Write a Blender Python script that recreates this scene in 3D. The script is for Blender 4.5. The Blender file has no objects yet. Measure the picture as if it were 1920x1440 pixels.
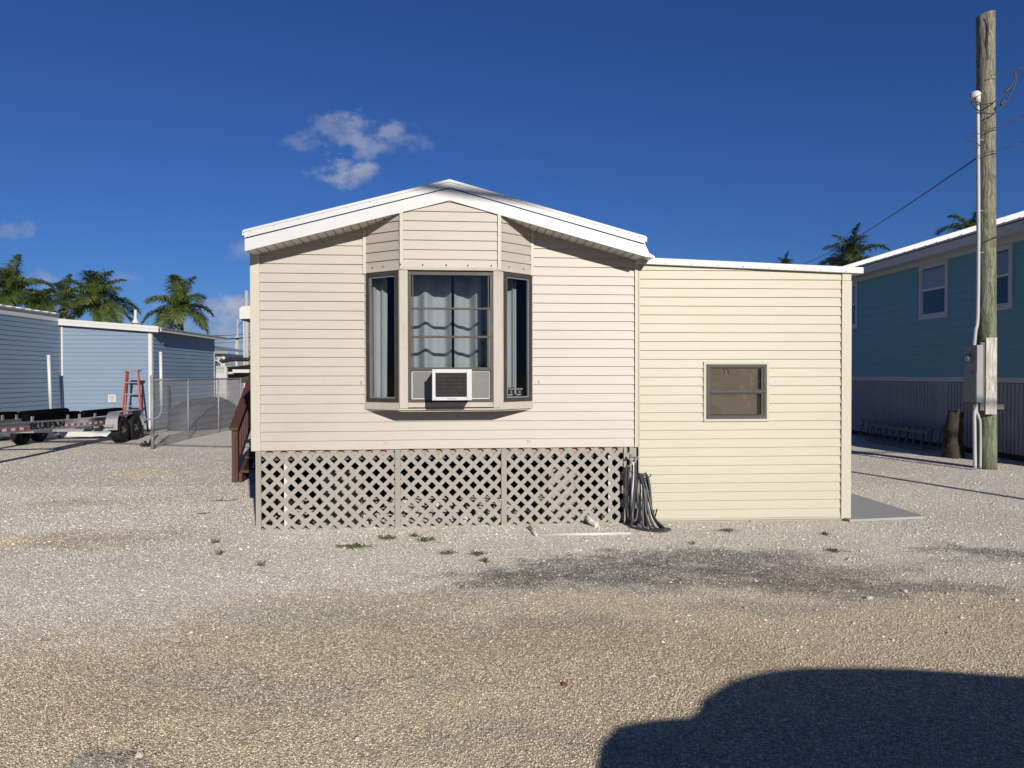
import bpy, math, random
import numpy as np
from mathutils import Vector, Matrix, noise
random.seed(7); np.random.seed(7)
R = math.radians; PI = math.pi
S = bpy.context.scene
# ------------------------------------------------------------------ camera
FPX, CAMH, TILT, ROLL = 1350.0, 1.69, 0.0126, 0.0018
CM = Matrix.Rotation(PI/2-TILT, 3, 'X') @ Matrix.Rotation(-ROLL, 3, 'Z')
cd = bpy.data.cameras.new('camera'); cam = bpy.data.objects.new('camera', cd)
S.collection.objects.link(cam)
cd.sensor_width = 36; cd.lens = 36*FPX/1920; cd.clip_start = .05; cd.clip_end = 3000
cam.matrix_world = Matrix.Translation((0, 0, CAMH)) @ CM.to_4x4()
S.camera = cam
# ------------------------------------------------------------------ sun, sky, exposure
SUN_AZ, SUN_EL = R(20.5), R(21.2)          # light travels toward (-sin az, cos az)
SUN_STR, SKY_STR = 5.0, 0.05
S.view_settings.view_transform = 'Standard'; S.view_settings.look = 'None'
S.view_settings.exposure = 0.22; S.view_settings.gamma = 1
ld = bpy.data.lights.new('sun', 'SUN'); ld.energy = SUN_STR; ld.angle = R(.5); ld.color = (1, .93, .83)
sun = bpy.data.objects.new('sun', ld); S.collection.objects.link(sun)
tr = Vector((-math.sin(SUN_AZ)*math.cos(SUN_EL), math.cos(SUN_AZ)*math.cos(SUN_EL), -math.sin(SUN_EL)))
sun.rotation_euler = tr.to_track_quat('-Z', 'Y').to_euler(); sun.location = (5, -15, 12)

class NT:
    """little node-tree writer"""
    def __init__(s, nt): s.t = nt; s.n = nt.nodes; s.l = nt.links
    def N(s, typ, **kw):
        n = s.n.new(typ)
        for k, v in kw.items():
            if k.startswith('i_'):
                s.set(n.inputs[int(k[2:])], v)
            elif k == 'ins':
                for a, b in v.items(): s.set(n.inputs[a], b)
            else: setattr(n, k, v)
        return n
    def set(s, inp, v):
        if hasattr(v, 'is_linked') or hasattr(v, 'links'): s.l.new(v, inp)
        else: inp.default_value = v
    def M(s, op, a, b=0.0, c=None, clamp=False):
        n = s.N('ShaderNodeMath', operation=op, use_clamp=clamp); s.set(n.inputs[0], a); s.set(n.inputs[1], b)
        if c is not None: s.set(n.inputs[2], c)
        return n.outputs[0]
    def V(s, op, a, b=(0, 0, 0)):
        n = s.N('ShaderNodeVectorMath', operation=op); s.set(n.inputs[0], a)
        if op == 'SCALE': s.set(n.inputs['Scale'], b)
        else: s.set(n.inputs[1], b)
        return n.outputs['Value'] if op in ('LENGTH', 'DISTANCE', 'DOT_PRODUCT') else n.outputs[0]
    def noise(s, vec, scale, detail=4, rough=.55, col=False):
        n = s.N('ShaderNodeTexNoise'); s.set(n.inputs['Vector'], vec); n.inputs['Scale'].default_value = scale
        n.inputs['Detail'].default_value = detail; n.inputs['Roughness'].default_value = rough
        return n.outputs['Color' if col else 'Fac']
    def mix(s, f, a, b, mode='MIX'):
        n = s.N('ShaderNodeMix', data_type='RGBA', blend_type=mode); s.set(n.inputs[0], f)
        s.set(n.inputs[6], a if not isinstance(a, tuple) else (*a[:3], 1)); s.set(n.inputs[7], b if not isinstance(b, tuple) else (*b[:3], 1))
        return n.outputs[2]
    def rng(s, v, a, b, c=0., d=1., smooth=False):
        n = s.N('ShaderNodeMapRange'); n.interpolation_type = 'SMOOTHSTEP' if smooth else 'LINEAR'
        s.set(n.inputs[0], v)
        for i, x in enumerate((a, b, c, d)): n.inputs[1+i].default_value = x
        return n.outputs[0]
    def map(s, vec, scale=(1, 1, 1), loc=(0, 0, 0)):
        n = s.N('ShaderNodeMapping'); s.set(n.inputs[0], vec); n.inputs['Scale'].default_value = scale; n.inputs['Location'].default_value = loc
        return n.outputs[0]

w = bpy.data.worlds.new('World'); S.world = w; w.use_nodes = True
T = NT(w.node_tree); bg = w.node_tree.nodes['Background']
sky = T.N('ShaderNodeTexSky', sky_type='NISHITA', sun_disc=False, sun_elevation=SUN_EL, sun_rotation=PI-SUN_AZ,
          altitude=0, air_density=1.0, dust_density=.1, ozone_density=3.2)
tc = T.N('ShaderNodeTexCoord').outputs['Generated']
sp = T.N('ShaderNodeSeparateXYZ'); T.l.new(tc, sp.inputs[0])
yy = T.M('MAXIMUM', sp.outputs[1], .05)
u = T.M('DIVIDE', sp.outputs[0], yy); v = T.M('DIVIDE', sp.outputs[2], yy)
uv = T.N('ShaderNodeCombineXYZ'); T.l.new(u, uv.inputs[0]); T.l.new(v, uv.inputs[1]); uv = uv.outputs[0]
wob = T.V('SUBTRACT', T.noise(uv, 14, 5, .6, True), (.5, .5, .5))
uvw = T.V('ADD', uv, T.V('SCALE', wob, .055))
fb = T.noise(T.map(uv, (1, 1.4, 1)), 26, 6, .62)
tot = None
CL = [(-.293, .324, .030, .013, .40), (-.244, .343, .036, .020, .55), (-.222, .326, .045, .018, .55), (-.170, .338, .040, .014, .50), (-.150, .328, .04, .016, .38), (-.195, .318, .05, .016, .45),
      (-.222, .282, .052, .020, .85), (-.200, .288, .03, .015, .7), (-.248, .274, .03, .010, .6), (-.405, .345, .001, .001, .0),
      (-.700, .203, .035, .012, .5), (-.537, .138, .03, .012, .38), (-.378, .178, .03, .016, .35), (-.66, .128, .03, .020, .5),
      (-.40, .070, .07, .040, .8), (-.372, .095, .045, .030, 1.), (-.33, .05, .09, .05, .8), (-.45, .055, .09, .030, .6)]
for cx, cy, a, b, s_ in CL:
    q = T.V('MULTIPLY', T.V('SUBTRACT', uvw, (cx, cy, 0)), (1/a, 1/b, 0))
    d = T.V('LENGTH', q)
    m = T.M('ADD', T.M('SUBTRACT', 1.15, d), T.M('MULTIPLY', T.M('SUBTRACT', fb, .5), 3.4))
    m = T.M('MULTIPLY', T.rng(m, .0, 1.15, smooth=True), s_)
    tot = m if tot is None else T.M('MAXIMUM', tot, m)
tot = T.M('MULTIPLY', tot, T.M('GREATER_THAN', sp.outputs[1], .1))
hi = T.noise(T.map(uv, (1, 1.6, 1), (3, 1, 0)), 12, 4)
ccol = T.mix(T.rng(hi, .4, .62), (4.0, 5.0, 7.6), (6.6, 7.2, 9.0))
skc = T.mix(1.0, sky.outputs[0], (.34, .60, 1.16), 'MULTIPLY')
T.l.new(T.mix(tot, skc, ccol), bg.inputs[0]); bg.inputs[1].default_value = SKY_STR

# ------------------------------------------------------------------ coordinate helpers
CAM0 = Vector((0, 0, CAMH))
def ray(px, py): return CM @ Vector(((px-960)/FPX, -(py-720)/FPX, -1))
def at(px, py, Y):
    d = ray(px, py); return CAM0 + d*(Y/d.y)
def gp(px, py, z=0.):
    d = ray(px, py); return CAM0 + d*((z-CAMH)/d.z)
class Frame:
    def __init__(s, o, yaw):
        s.o = Vector(o); a = R(yaw); s.yaw = a; s.X = Vector((math.cos(a), math.sin(a), 0)); s.Y = Vector((-math.sin(a), math.cos(a), 0))
    def pl(s, px, py, ly=0.):
        d = ray(px, py); t = (s.o+s.Y*ly-CAM0).dot(s.Y)/d.dot(s.Y); p = CAM0+d*t-s.o; return p.dot(s.X), p.z
    def xl(s, px, py, lx=0.):
        d = ray(px, py); t = (s.o+s.X*lx-CAM0).dot(s.X)/d.dot(s.X); p = CAM0+d*t-s.o; return p.dot(s.Y), p.z
    def at(s, px, py, ly):
        x, z = s.pl(px, py, ly); return Vector((x, ly, z))
# ------------------------------------------------------------------ mesh helpers
class MB:
    def __init__(s): s.v = []; s.f = []
    def poly(s, pts):
        i = len(s.v); s.v += [tuple(p) for p in pts]; s.f.append(tuple(range(i, i+len(pts)))); return s
    def box(s, x0, x1, y0, y1, z0, z1):
        i = len(s.v)
        s.v += [(x0,y0,z0),(x1,y0,z0),(x1,y1,z0),(x0,y1,z0),(x0,y0,z1),(x1,y0,z1),(x1,y1,z1),(x0,y1,z1)]
        s.f += [tuple(i+k for k in q) for q in ((3,2,1,0),(4,5,6,7),(0,1,5,4),(1,2,6,5),(2,3,7,6),(3,0,4,7))]; return s
    def prism(s, pts, vec):
        n = len(pts); i = len(s.v); vec = Vector(vec)
        s.v += [tuple(p) for p in pts] + [tuple(Vector(p)+vec) for p in pts]
        s.f.append(tuple(range(i+n-1, i-1, -1))); s.f.append(tuple(range(i+n, i+2*n)))
        s.f += [(i+k, i+(k+1) % n, i+n+(k+1) % n, i+n+k) for k in range(n)]; return s
    def bar(s, a, b, wd, ht, up=(0, 0, 1)):
        a = Vector(a); b = Vector(b); d = (b-a).normalized(); up = Vector(up)
        sx = d.cross(up).normalized(); sy = sx.cross(d).normalized()
        return s.prism([a+sx*x*wd/2+sy*y*ht/2 for x, y in ((-1,-1),(1,-1),(1,1),(-1,1))], b-a)
    def tube(s, path, r, n=8, cap=True):
        P = [Vector(p) for p in path]; m = len(P); rr = r if isinstance(r, (list, tuple)) else [r]*m
        t = (P[1]-P[0]).normalized(); ref = Vector((0, 0, 1)) if abs(t.z) < .9 else Vector((1, 0, 0))
        nx = t.cross(ref).normalized(); i0 = len(s.v)
        for k in range(m):
            tk = (P[min(k+1, m-1)]-P[max(k-1, 0)]).normalized()
            nx = (nx-tk*nx.dot(tk)).normalized(); ny = tk.cross(nx)
            for j in range(n):
                a = 2*PI*j/n; s.v.append(tuple(P[k]+(nx*math.cos(a)+ny*math.sin(a))*rr[k]))
        for k in range(m-1):
            for j in range(n):
                s.f.append((i0+k*n+j, i0+k*n+(j+1) % n, i0+(k+1)*n+(j+1) % n, i0+(k+1)*n+j))
        if cap:
            s.f.append(tuple(i0+j for j in reversed(range(n)))); s.f.append(tuple(i0+(m-1)*n+j for j in range(n)))
        return s
    def lathe(s, prof, n=24, mtx=None, arc=2*PI):
        """profile [(r, h)] around local Z"""
        mtx = mtx or Matrix(); i0 = len(s.v); full = arc > 6.28; cols = n if full else n+1
        for r_, h in prof:
            for j in range(cols):
                a = arc*j/n; s.v.append(tuple(mtx @ Vector((r_*math.cos(a), r_*math.sin(a), h))))
        for k in range(len(prof)-1):
            for j in range(n):
                j2 = (j+1) % cols
                s.f.append((i0+k*cols+j, i0+k*cols+j2, i0+(k+1)*cols+j2, i0+(k+1)*cols+j))
        return s
    def build(s, name, mat, parent=None, smooth=False, bevel=0, loc=None):
        me = bpy.data.meshes.new(name); me.from_pydata(s.v, [], s.f); me.validate(clean_customdata=False); me.update()
        me.materials.append(mat)
        if smooth: me.polygons.foreach_set('use_smooth', [True]*len(me.polygons))
        o = bpy.data.objects.new(name, me); S.collection.objects.link(o)
        if parent: o.parent = parent
        if loc is not None: o.location = loc
        if bevel:
            b = o.modifiers.new('bevel', 'BEVEL'); b.width = bevel; b.segments = 2; b.limit_method = 'ANGLE'; b.harden_normals = False
        return o
def build_each(mb, name, mat, parent=None, **kw):
    """one object per connected piece"""
    par = list(range(len(mb.v)))
    def find(i):
        while par[i] != i: par[i] = par[par[i]]; i = par[i]
        return i
    for f in mb.f:
        for k in f[1:]: par[find(k)] = find(f[0])
    grp = {}
    for f in mb.f: grp.setdefault(find(f[0]), []).append(f)
    for fs_ in grp.values():
        idx = sorted({i for f in fs_ for i in f}); mp_ = {i: j for j, i in enumerate(idx)}; q = MB(); q.v = [mb.v[i] for i in idx]; q.f = [tuple(mp_[i] for i in f) for f in fs_]
        q.build(name, mat, parent, **kw)
def tag(o, label=None, cat=None, group=None, kind=None):
    for k, x in (('label', label), ('category', cat), ('group', group), ('kind', kind)):
        if x: o[k] = x
    return o
def empty(name, loc, yaw, label, cat, group=None):
    o = bpy.data.objects.new(name, None); S.collection.objects.link(o); o.location = loc; o.rotation_euler = (0, 0, yaw); o.empty_display_size = .2
    return tag(o, label, cat, group)
def copy_tree(o, parent=None):
    c = o.copy(); S.collection.objects.link(c); c.parent = parent
    for ch in [x for x in S.objects if x.parent == o]: copy_tree(ch, c)
    return c
def smooth_path(pts, n=8):
    P = [Vector(p) for p in pts]; out = []
    for i in range(len(P)-1):
        p0 = P[max(i-1, 0)]; p1 = P[i]; p2 = P[i+1]; p3 = P[min(i+2, len(P)-1)]
        for k in range(n):
            t = k/n; out.append(.5*((2*p1)+(p2-p0)*t+(2*p0-5*p1+4*p2-p3)*t*t+(3*p1-p0-3*p2+p3)*t**3))
    out.append(P[-1]); return out
def clip(poly, a, b, c):
    """keep a*x+b*y<=c"""
    out = []; n = len(poly)
    for i in range(n):
        p, q = poly[i], poly[(i+1) % n]; dp = a*p[0]+b*p[1]-c; dq = a*q[0]+b*q[1]-c
        if dp <= 0: out.append(p)
        if dp*dq < 0:
            t = dp/(dp-dq); out.append((p[0]+(q[0]-p[0])*t, p[1]+(q[1]-p[1])*t))
    return out
def siding(mb, p0, p1, z0, z1, e, phase, clips=(), lip=.0145, seams=True, jit=0.0):
    p0 = Vector((*p0, 0)); p1 = Vector((*p1, 0)); L = (p1-p0).length; d = (p1-p0)/L; nrm = Vector((d.y, -d.x, 0))
    k = math.floor((z0-phase)/e+1e-6)
    while phase+k*e < z1-1e-4:
        zb = phase+k*e; zt = zb+e; k += 1
        lo, hi = max(zb, z0), min(zt, z1)
        base = [(0, lo), (L, lo), (L, hi), (0, hi)]
        for c in clips:
            if base: base = clip(base, *c)
        if len(base) < 3: continue
        sj = random.uniform(.1, .9)*L if (seams and L > 1.6 and random.random() < .75) else None
        nseg = max(1, int(L/.42)) if (seams and L < 6) else 1; cutp = sorted([L*q_/nseg for q_ in range(nseg+1)]+([sj] if sj else []))
        for sa, sb_ in zip(cutp[:-1], cutp[1:]):
            pl = clip(clip(base, 1, 0, sb_), -1, 0, -sa) if len(cutp) > 2 else base
            if len(pl) < 3: continue
            side = 1 if (sj and sa >= sj-1e-6) else 0; off = .0016*side; dz = .0028*side
            def mp(sv, zv, o=None):
                wv = noise.noise(Vector((sv*1.1, zb*9.3, 3.1))) if seams else 0
                y = (lip*(1-(zv-zb)/e)+.0015+off+.0025*wv) if o is None else o
                return p0+d*sv+nrm*y+Vector((0, 0, zv+((dz+.0034*wv) if zv < zb+.3*e and lo == zb else 0)))
            mb.poly([mp(*q) for q in pl])
            bs = [q[0] for q in pl if abs(q[1]-lo) < 1e-5]
            if len(bs) >= 2:
                a_, b_ = min(bs), max(bs)
                mb.poly([mp(a_, lo, -.004), mp(b_, lo, -.004), mp(b_, lo), mp(a_, lo)])
            for sv in ([min(q[0] for q in pl)] if sa < 1e-6 else [])+([max(q[0] for q in pl)] if sb_ > L-1e-6 else []):
                zs = [q[1] for q in pl if abs(q[0]-sv) < 1e-5]
                if len(zs) >= 2: mb.poly([mp(sv, min(zs), -.002), mp(sv, min(zs)), mp(sv, max(zs)), mp(sv, max(zs), -.002)])
    return mb
def text_mesh(s, size, mat, name, parent, mtx, depth=.002, bold=0.0, xs=1.0):
    cu = bpy.data.curves.new('lettering', 'FONT'); cu.body = s; cu.size = size; cu.extrude = depth; cu.offset = bold; cu.align_x = 'LEFT'
    tmp = bpy.data.objects.new('lettering_source', cu); S.collection.objects.link(tmp)
    dg = bpy.context.evaluated_depsgraph_get(); me = bpy.data.meshes.new_from_object(tmp.evaluated_get(dg))
    S.collection.objects.unlink(tmp); bpy.data.objects.remove(tmp)
    me.materials.clear(); me.materials.append(mat)
    o = bpy.data.objects.new(name, me); S.collection.objects.link(o); o.parent = parent
    o.matrix_local = mtx @ Matrix.Diagonal((xs, 1, 1, 1)); return o
# ------------------------------------------------------------------ materials
def mat(name, col, rough=.6, col2=None, nscale=3, nmix=.5, vec_scale=(1, 1, 1), bump=0, bscale=60, metal=0, spec=.5, bvec=None, dirt=None, dirt_scale=2, det=5, seed=0):
    m = bpy.data.materials.new(name); m.use_nodes = True; t = NT(m.node_tree); b = m.node_tree.nodes['Principled BSDF']
    b.inputs['Roughness'].default_value = rough; b.inputs['Metallic'].default_value = metal; b.inputs['Specular IOR Level'].default_value = spec
    tc = t.N('ShaderNodeTexCoord').outputs['Object']
    if col2:
        f = t.noise(t.map(tc, vec_scale, (seed, seed*.7, 0)), nscale, det, .6); f = t.rng(f, .5-nmix*.5, .5+nmix*.5)
        c = t.mix(f, col, col2)
    else: c = t.mix(0., col, col)
    if dirt:
        f2 = t.rng(t.noise(t.map(tc, (1, 1, .5), (7, 3, 1)), dirt_scale, 6, .7), .56, .74); c = t.mix(t.M('MULTIPLY', f2, .6), c, dirt)
    t.l.new(c, b.inputs['Base Color'])
    if bump:
        bn = t.N('ShaderNodeBump'); bn.inputs['Strength'].default_value = 1; bn.inputs['Distance'].default_value = bump
        t.l.new(t.noise(t.map(tc, bvec or vec_scale), bscale, 4), bn.inputs['Height']); t.l.new(bn.outputs[0], b.inputs['Normal'])
    return m
M = {}
M['cream'] = mat('cream_vinyl', (.345, .314, .274), .5, (.388, .352, .31), 1.3, .8, (1, 1, 3), .0012, 4, bvec=(1, 1, 5), dirt=(.33, .295, .25), dirt_scale=1.1)
M['yellow'] = mat('yellow_vinyl', (.345, .324, .238), .5, (.38, .357, .266), 1.3, .8, (1, 1, 3), .0014, 4, bvec=(1, 1, 5), dirt=(.36, .32, .21), dirt_scale=.8)
M['trimcream'] = mat('cream_trim', (.40, .375, .295), .5, (.44, .415, .34), 2, .6, (1, 1, .4), .0006, 8)
M['paint'] = mat('chalky_window_paint', (.43, .39, .34), .75, (.36, .325, .29), 5, .6, (1, 1, .3), .002, 22, dirt=(.24, .22, .18), dirt_scale=5)
M['white'] = mat('white_metal', (.50, .51, .52), .45, (.44, .45, .46), 2.5, .8, (1, 1, 1), .0004, 20, dirt=(.36, .34, .30), dirt_scale=2.6)
M['whiteplain'] = mat('white_plastic', (.52, .52, .50), .5, (.46, .46, .44), 3, .7)
M['soffit'] = mat('soffit_vinyl', (.62, .61, .56), .55, (.54, .53, .48), 3, .6)
M['bronze'] = mat('bronze_frame', (.022, .020, .014), .55, (.042, .039, .030), 9, .7, (1, 1, .4), .0006, 50, dirt=(.09, .085, .07), dirt_scale=9)
M['lattice'] = mat('lattice_paint', (.235, .222, .20), .7, (.30, .285, .26), 5, .8, (1, 1, 1), .0008, 60, dirt=(.2, .185, .15), dirt_scale=2.2)
M['lattice_post'] = mat('lattice_post_paint', (.225, .21, .185), .7, (.28, .262, .235), 4, .8, (6, 6, .5), .0008, 40, dirt=(.28, .25, .2), dirt_scale=3)
M['rimwood'] = mat('rim_joist', (.36, .29, .22), .8, (.27, .15, .10), 1.1, .5, (1, 1, 1), .001, 30)
M['block'] = mat('concrete_block', (.22, .215, .20), .95, (.28, .275, .26), 8, .9, bump=.004, bscale=60)
M['rock'] = mat('limestone', (.62, .57, .50), .95, (.42, .38, .32), 9, .9, bump=.006, bscale=30)
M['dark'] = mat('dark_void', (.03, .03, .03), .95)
M['room'] = mat('room_wall', (.10, .10, .10), .9)
M['curtain'] = mat('curtain_cloth', (.60, .61, .62), .9, (.46, .47, .48), 2, .7, (4, 1, 1), .001, 50)
M['metalpanel'] = mat('dull_metal_panel', (.10, .10, .097), .5, (.15, .15, .145), 7, .8, metal=.1, dirt=(.24, .235, .22), dirt_scale=6)
M['steelbright'] = mat('galvanised', (.52, .53, .54), .35, (.34, .35, .36), 9, .8, metal=.75)
M['alum'] = mat('aluminium_beam', (.42, .42, .41), .38, (.30, .30, .30), 6, .8, (1, .2, 1), metal=.6)
M['galv'] = mat('galvanised_post', (.17, .17, .18), .55, (.25, .25, .26), 12, .8, metal=.1)
M['black'] = mat('black_rubber', (.008, .008, .008), .8, (.013, .013, .013), 20, spec=.2)
M['blackgloss'] = mat('black_rim', (.01, .01, .01), .25)
M['carpet'] = mat('black_carpet', (.003, .003, .0035), .98, spec=.05, bump=.004, bscale=200)
M['hose'] = mat('grey_hose', (.030, .032, .037), .42, (.05, .052, .058), 6)
M['acgrille'] = mat('grille_black', (.022, .022, .023), .7, (.05, .05, .05), 15)
M['blue'] = mat('blue_vinyl', (.135, .195, .27), .5, (.165, .225, .30), 1.2, .8, (1, 1, 2), .001, 4)
M['roofgrey'] = mat('grey_metal_roof', (.20, .20, .21), .5, (.26, .26, .27), 3)
M['teal'] = mat('teal_boards', (.105, .245, .275), .55, (.12, .28, .31), 1.5, .8, (1, 1, 4), .001, 20)
M['tealtrim'] = mat('white_house_trim', (.46, .46, .47), .6, (.40, .40, .41), 3)
M['brown'] = mat('redbrown_stain', (.070, .028, .021), .6, (.045, .018, .014), 6, .8, (8, 1, 8), .002, 40, dirt=(.11, .06, .048), dirt_scale=4)
M['poly'] = mat('dusty_grey', (.3, .3, .3), .7)
M['red'] = mat('red_fibreglass', (.46, .10, .065), .5, (.36, .08, .055), 5)
M['redtape'] = mat('red_tape', (.50, .02, .035), .4)
M['whitetape'] = mat('white_tape', (.70, .71, .72), .4)
M['navytarp'] = mat('slate_tarp', (.03, .038, .055), .7, (.02, .026, .038), 3, .8, bump=.03, bscale=3)
M['concrete'] = mat('slab_concrete', (.33, .33, .325), .85, (.26, .26, .255), 3, .8, (1, 4, 1), .001, 80, dirt=(.28, .27, .25), dirt_scale=3)
M['meterbox'] = mat('meter_steel', (.17, .185, .185), .55, (.22, .235, .235), 5, .7, metal=.2)
M['pvc'] = mat('grey_pvc', (.40, .405, .41), .45, (.30, .305, .31), 8, .6, (1, 1, .3))
M['whitewood'] = mat('flaking_white_board', (.56, .54, .50), .8, (.16, .15, .13), 4.5, .42, (7, 7, .9), .003, 30, dirt=(.05, .045, .04), dirt_scale=6)
M['oldwood'] = mat('old_grey_wood', (.17, .15, .13), .85, (.10, .09, .08), 6, .8, (6, 6, .6), .004, 30)
M['cable'] = mat('black_cable', (.012, .012, .016), .5)
M['sticker'] = mat('sticker_black', (.006, .006, .006), .4)
M['stickeryellow'] = mat('sticker_yellow', (.16, .12, .03), .4)
M['leaf'] = None
M['trunk'] = mat('palm_trunk', (.24, .21, .16), .9, (.14, .12, .09), 4, .8, (1, 1, 8), .01, 10)
M['greyhouse'] = mat('grey_house_boards', (.36, .37, .38), .7, (.31, .32, .33), 3)
M['farpole'] = mat('concrete_pole', (.30, .28, .25), .85, (.36, .33, .29), 5)
M['cardboard'] = mat('window_board', (.185, .168, .150), .85, (.135, .122, .108), 4, .9, dirt=(.42, .38, .33), dirt_scale=6)
M['car'] = mat('car_paint', (.08, .09, .11), .25)
M['carglass'] = mat('car_glass', (.02, .025, .03), .1)
def leafmat(name, a, b):
    m = bpy.data.materials.new(name); m.use_nodes = True; t = NT(m.node_tree); bs = m.node_tree.nodes['Principled BSDF']
    tc = t.N('ShaderNodeTexCoord').outputs['Object']
    c = t.mix(t.rng(t.noise(tc, 2.2, 3), .35, .65), a, b)
    t.l.new(c, bs.inputs['Base Color']); bs.inputs['Roughness'].default_value = .42
    tl = t.N('ShaderNodeBsdfTranslucent'); t.l.new(t.mix(1., c, (1.3, 1.6, .6), 'MULTIPLY'), tl.inputs[0])
    mx = t.N('ShaderNodeMixShader'); mx.inputs[0].default_value = .28
    t.l.new(bs.outputs[0], mx.inputs[1]); t.l.new(tl.outputs[0], mx.inputs[2]); t.l.new(mx.outputs[0], m.node_tree.nodes['Material Output'].inputs[0])
    return m
M['leaf'] = leafmat('palm_leaf', (.050, .085, .020), (.12, .145, .035))
M['leafdark'] = leafmat('palm_leaf_dark', (.028, .05, .016), (.065, .085, .025))
M['weed'] = leafmat('weed_leaf', (.06, .09, .03), (.14, .16, .07))
def glassmat(name, tint=(.77, .79, .80), base=.0):
    m = bpy.data.materials.new(name); m.use_nodes = True; t = NT(m.node_tree); n = m.node_tree.nodes
    tr_ = t.N('ShaderNodeBsdfTransparent'); tr_.inputs[0].default_value = (*tint, 1)
    gl = t.N('ShaderNodeBsdfGlossy'); gl.inputs['Roughness'].default_value = .02; gl.inputs[0].default_value = (.9, .95, 1, 1)
    fr = t.N('ShaderNodeFresnel'); fr.inputs[0].default_value = 1.5
    f = t.M('MULTIPLY', t.M('ADD', t.M('MULTIPLY', fr.outputs[0], .9), base, clamp=True), t.M('SUBTRACT', 1.0, t.N('ShaderNodeNewGeometry').outputs['Backfacing']))
    mx = t.N('ShaderNodeMixShader'); t.l.new(f, mx.inputs[0]); t.l.new(tr_.outputs[0], mx.inputs[1]); t.l.new(gl.outputs[0], mx.inputs[2])
    t.l.new(mx.outputs[0], n['Material Output'].inputs[0]); return m
M['glass'] = glassmat('window_glass'); M['glass2'] = glassmat('small_window_glass', (.85, .83, .8), .0)
def mark(m_, fn):
    pass
# utility pole wood: vertical grain, green tint low down, pale high up
m = bpy.data.materials.new('treated_pole'); m.use_nodes = True; t = NT(m.node_tree); b = m.node_tree.nodes['Principled BSDF']
tc = t.N('ShaderNodeTexCoord').outputs['Object']; b.inputs['Roughness'].default_value = .85
dist = t.V('ADD', tc, t.V('SCALE', t.V('SUBTRACT', t.noise(t.map(tc, (3, 3, .9)), 2.2, 3, .5, True), (.5, .5, .5)), .18))
g = t.noise(t.map(dist, (26, 26, .9)), 1.6, 5, .65)
zz = t.N('ShaderNodeSeparateXYZ'); t.l.new(tc, zz.inputs[0])
low = t.mix(t.rng(g, .38, .66), (.045, .062, .03), (.20, .225, .14)); hi_ = t.mix(t.rng(g, .36, .66), (.06, .055, .038), (.27, .255, .19))
c = t.mix(t.rng(zz.outputs[2], 1.5, 6.5), low, hi_); crack = t.rng(t.noise(t.map(dist, (30, 30, .5), (9, 4, 2)), 1.2, 3, .5), .66, .70)
c = t.mix(crack, c, (.03, .028, .02)); t.l.new(c, b.inputs['Base Color'])
bn = t.N('ShaderNodeBump'); bn.inputs['Distance'].default_value = .012; t.l.new(g, bn.inputs['Height']); t.l.new(bn.outputs[0], b.inputs['Normal']); M['pole'] = m

# ------------------------------------------------------------------ ground
def patches(t, P, W, c, tone, amt=1.0):
    # worn patches with their own shapes
    sand = (.50, .42, .30); dk = (.105, .102, .095); br = (.36, .28, .18); yl_ = (.68, .52, .28); gg = (.24, .235, .22)
    nz = t.noise(P, 3.5, 6, .65)
    for px, py, rx, ry, k, col in [(1330, 1125, 1.5, .42, .75, sand), (1560, 1165, 1.2, .35, .6, sand), (1700, 1215, .8, .3, .6, sand), (1140, 1140, .6, .25, .5, sand), (860, 1330, .9, .28, .5, sand),(700,1430,.8,.2,.5,sand),
            (1170, 1066, 1.2, .45, .85, dk), (1000, 1085, .95, .36, .8, dk), (1330, 1045, 1.1, .38, .85, dk), (1480, 1075, 1.1, .38, .75, dk), (1400, 1095, 1.2, .2, .6, dk), (1700, 1105, 1.0, .3, .6, dk), (1150, 1105, .8, .18, .7, gg),
            (1880, 1040, .75, .4, .85, dk), (1650, 1060, 1.0, .22, .45, gg), (1720, 1112, .8, .18, .6, gg), (1420, 1135, .9, .15, .5, gg), (700, 1130, 1.2, .3, .45, br), (620, 1165, 1., .25, .4, gg),
            (160, 1012, .75, .6, .75, br), (140, 943, 1.0, .35, .5, br), (350, 1000, .5, .4, .3, br), (280, 885, .8, .5, .6, yl_), (0, 1018, .3, .3, .7, yl_), (210, 1425, .30, .09, .9, gg), (240, 1405, .22, .05, .8, dk), (380, 935, .6, .5, .35, br),
            (850, 1200, 1.3, .35, .4, br), (500, 1290, 1.1, .28, .4, gg), (1250, 1230, 1.0, .25, .45, br), (1000, 1400, .9, .18, .4, gg), (250, 1330, .8, .18, .4, br), (1050, 1180, .8, .2, .45, gg), (900, 1110, .8, .2, .4, gg),
            (60, 1180, 1.3, .5, .4, (.66, .62, .57)), (300, 1110, 1.6, .6, .35, (.66, .62, .57))]:
        g_ = gp(px, py); q = t.V('MULTIPLY', t.V('SUBTRACT', W, (g_.x, g_.y, 0)), (1/rx, 1/ry, 0)); q = t.V('MULTIPLY', q, (1, 1, 0))
        mk = t.M('ADD', t.M('SUBTRACT', 1.25, t.V('LENGTH', q)), t.M('MULTIPLY', t.M('SUBTRACT', nz, .5), 2.2))
        mk = t.M('MULTIPLY', t.rng(mk, 0, .9, smooth=True), k); mk = t.M('MULTIPLY', mk, t.rng(tone, .95, .45, .3*amt, amt))
        c = t.mix(mk, c, t.mix(tone, tuple(x*.7 for x in col), tuple(min(1, x*1.35) for x in col)))
    return c
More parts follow.
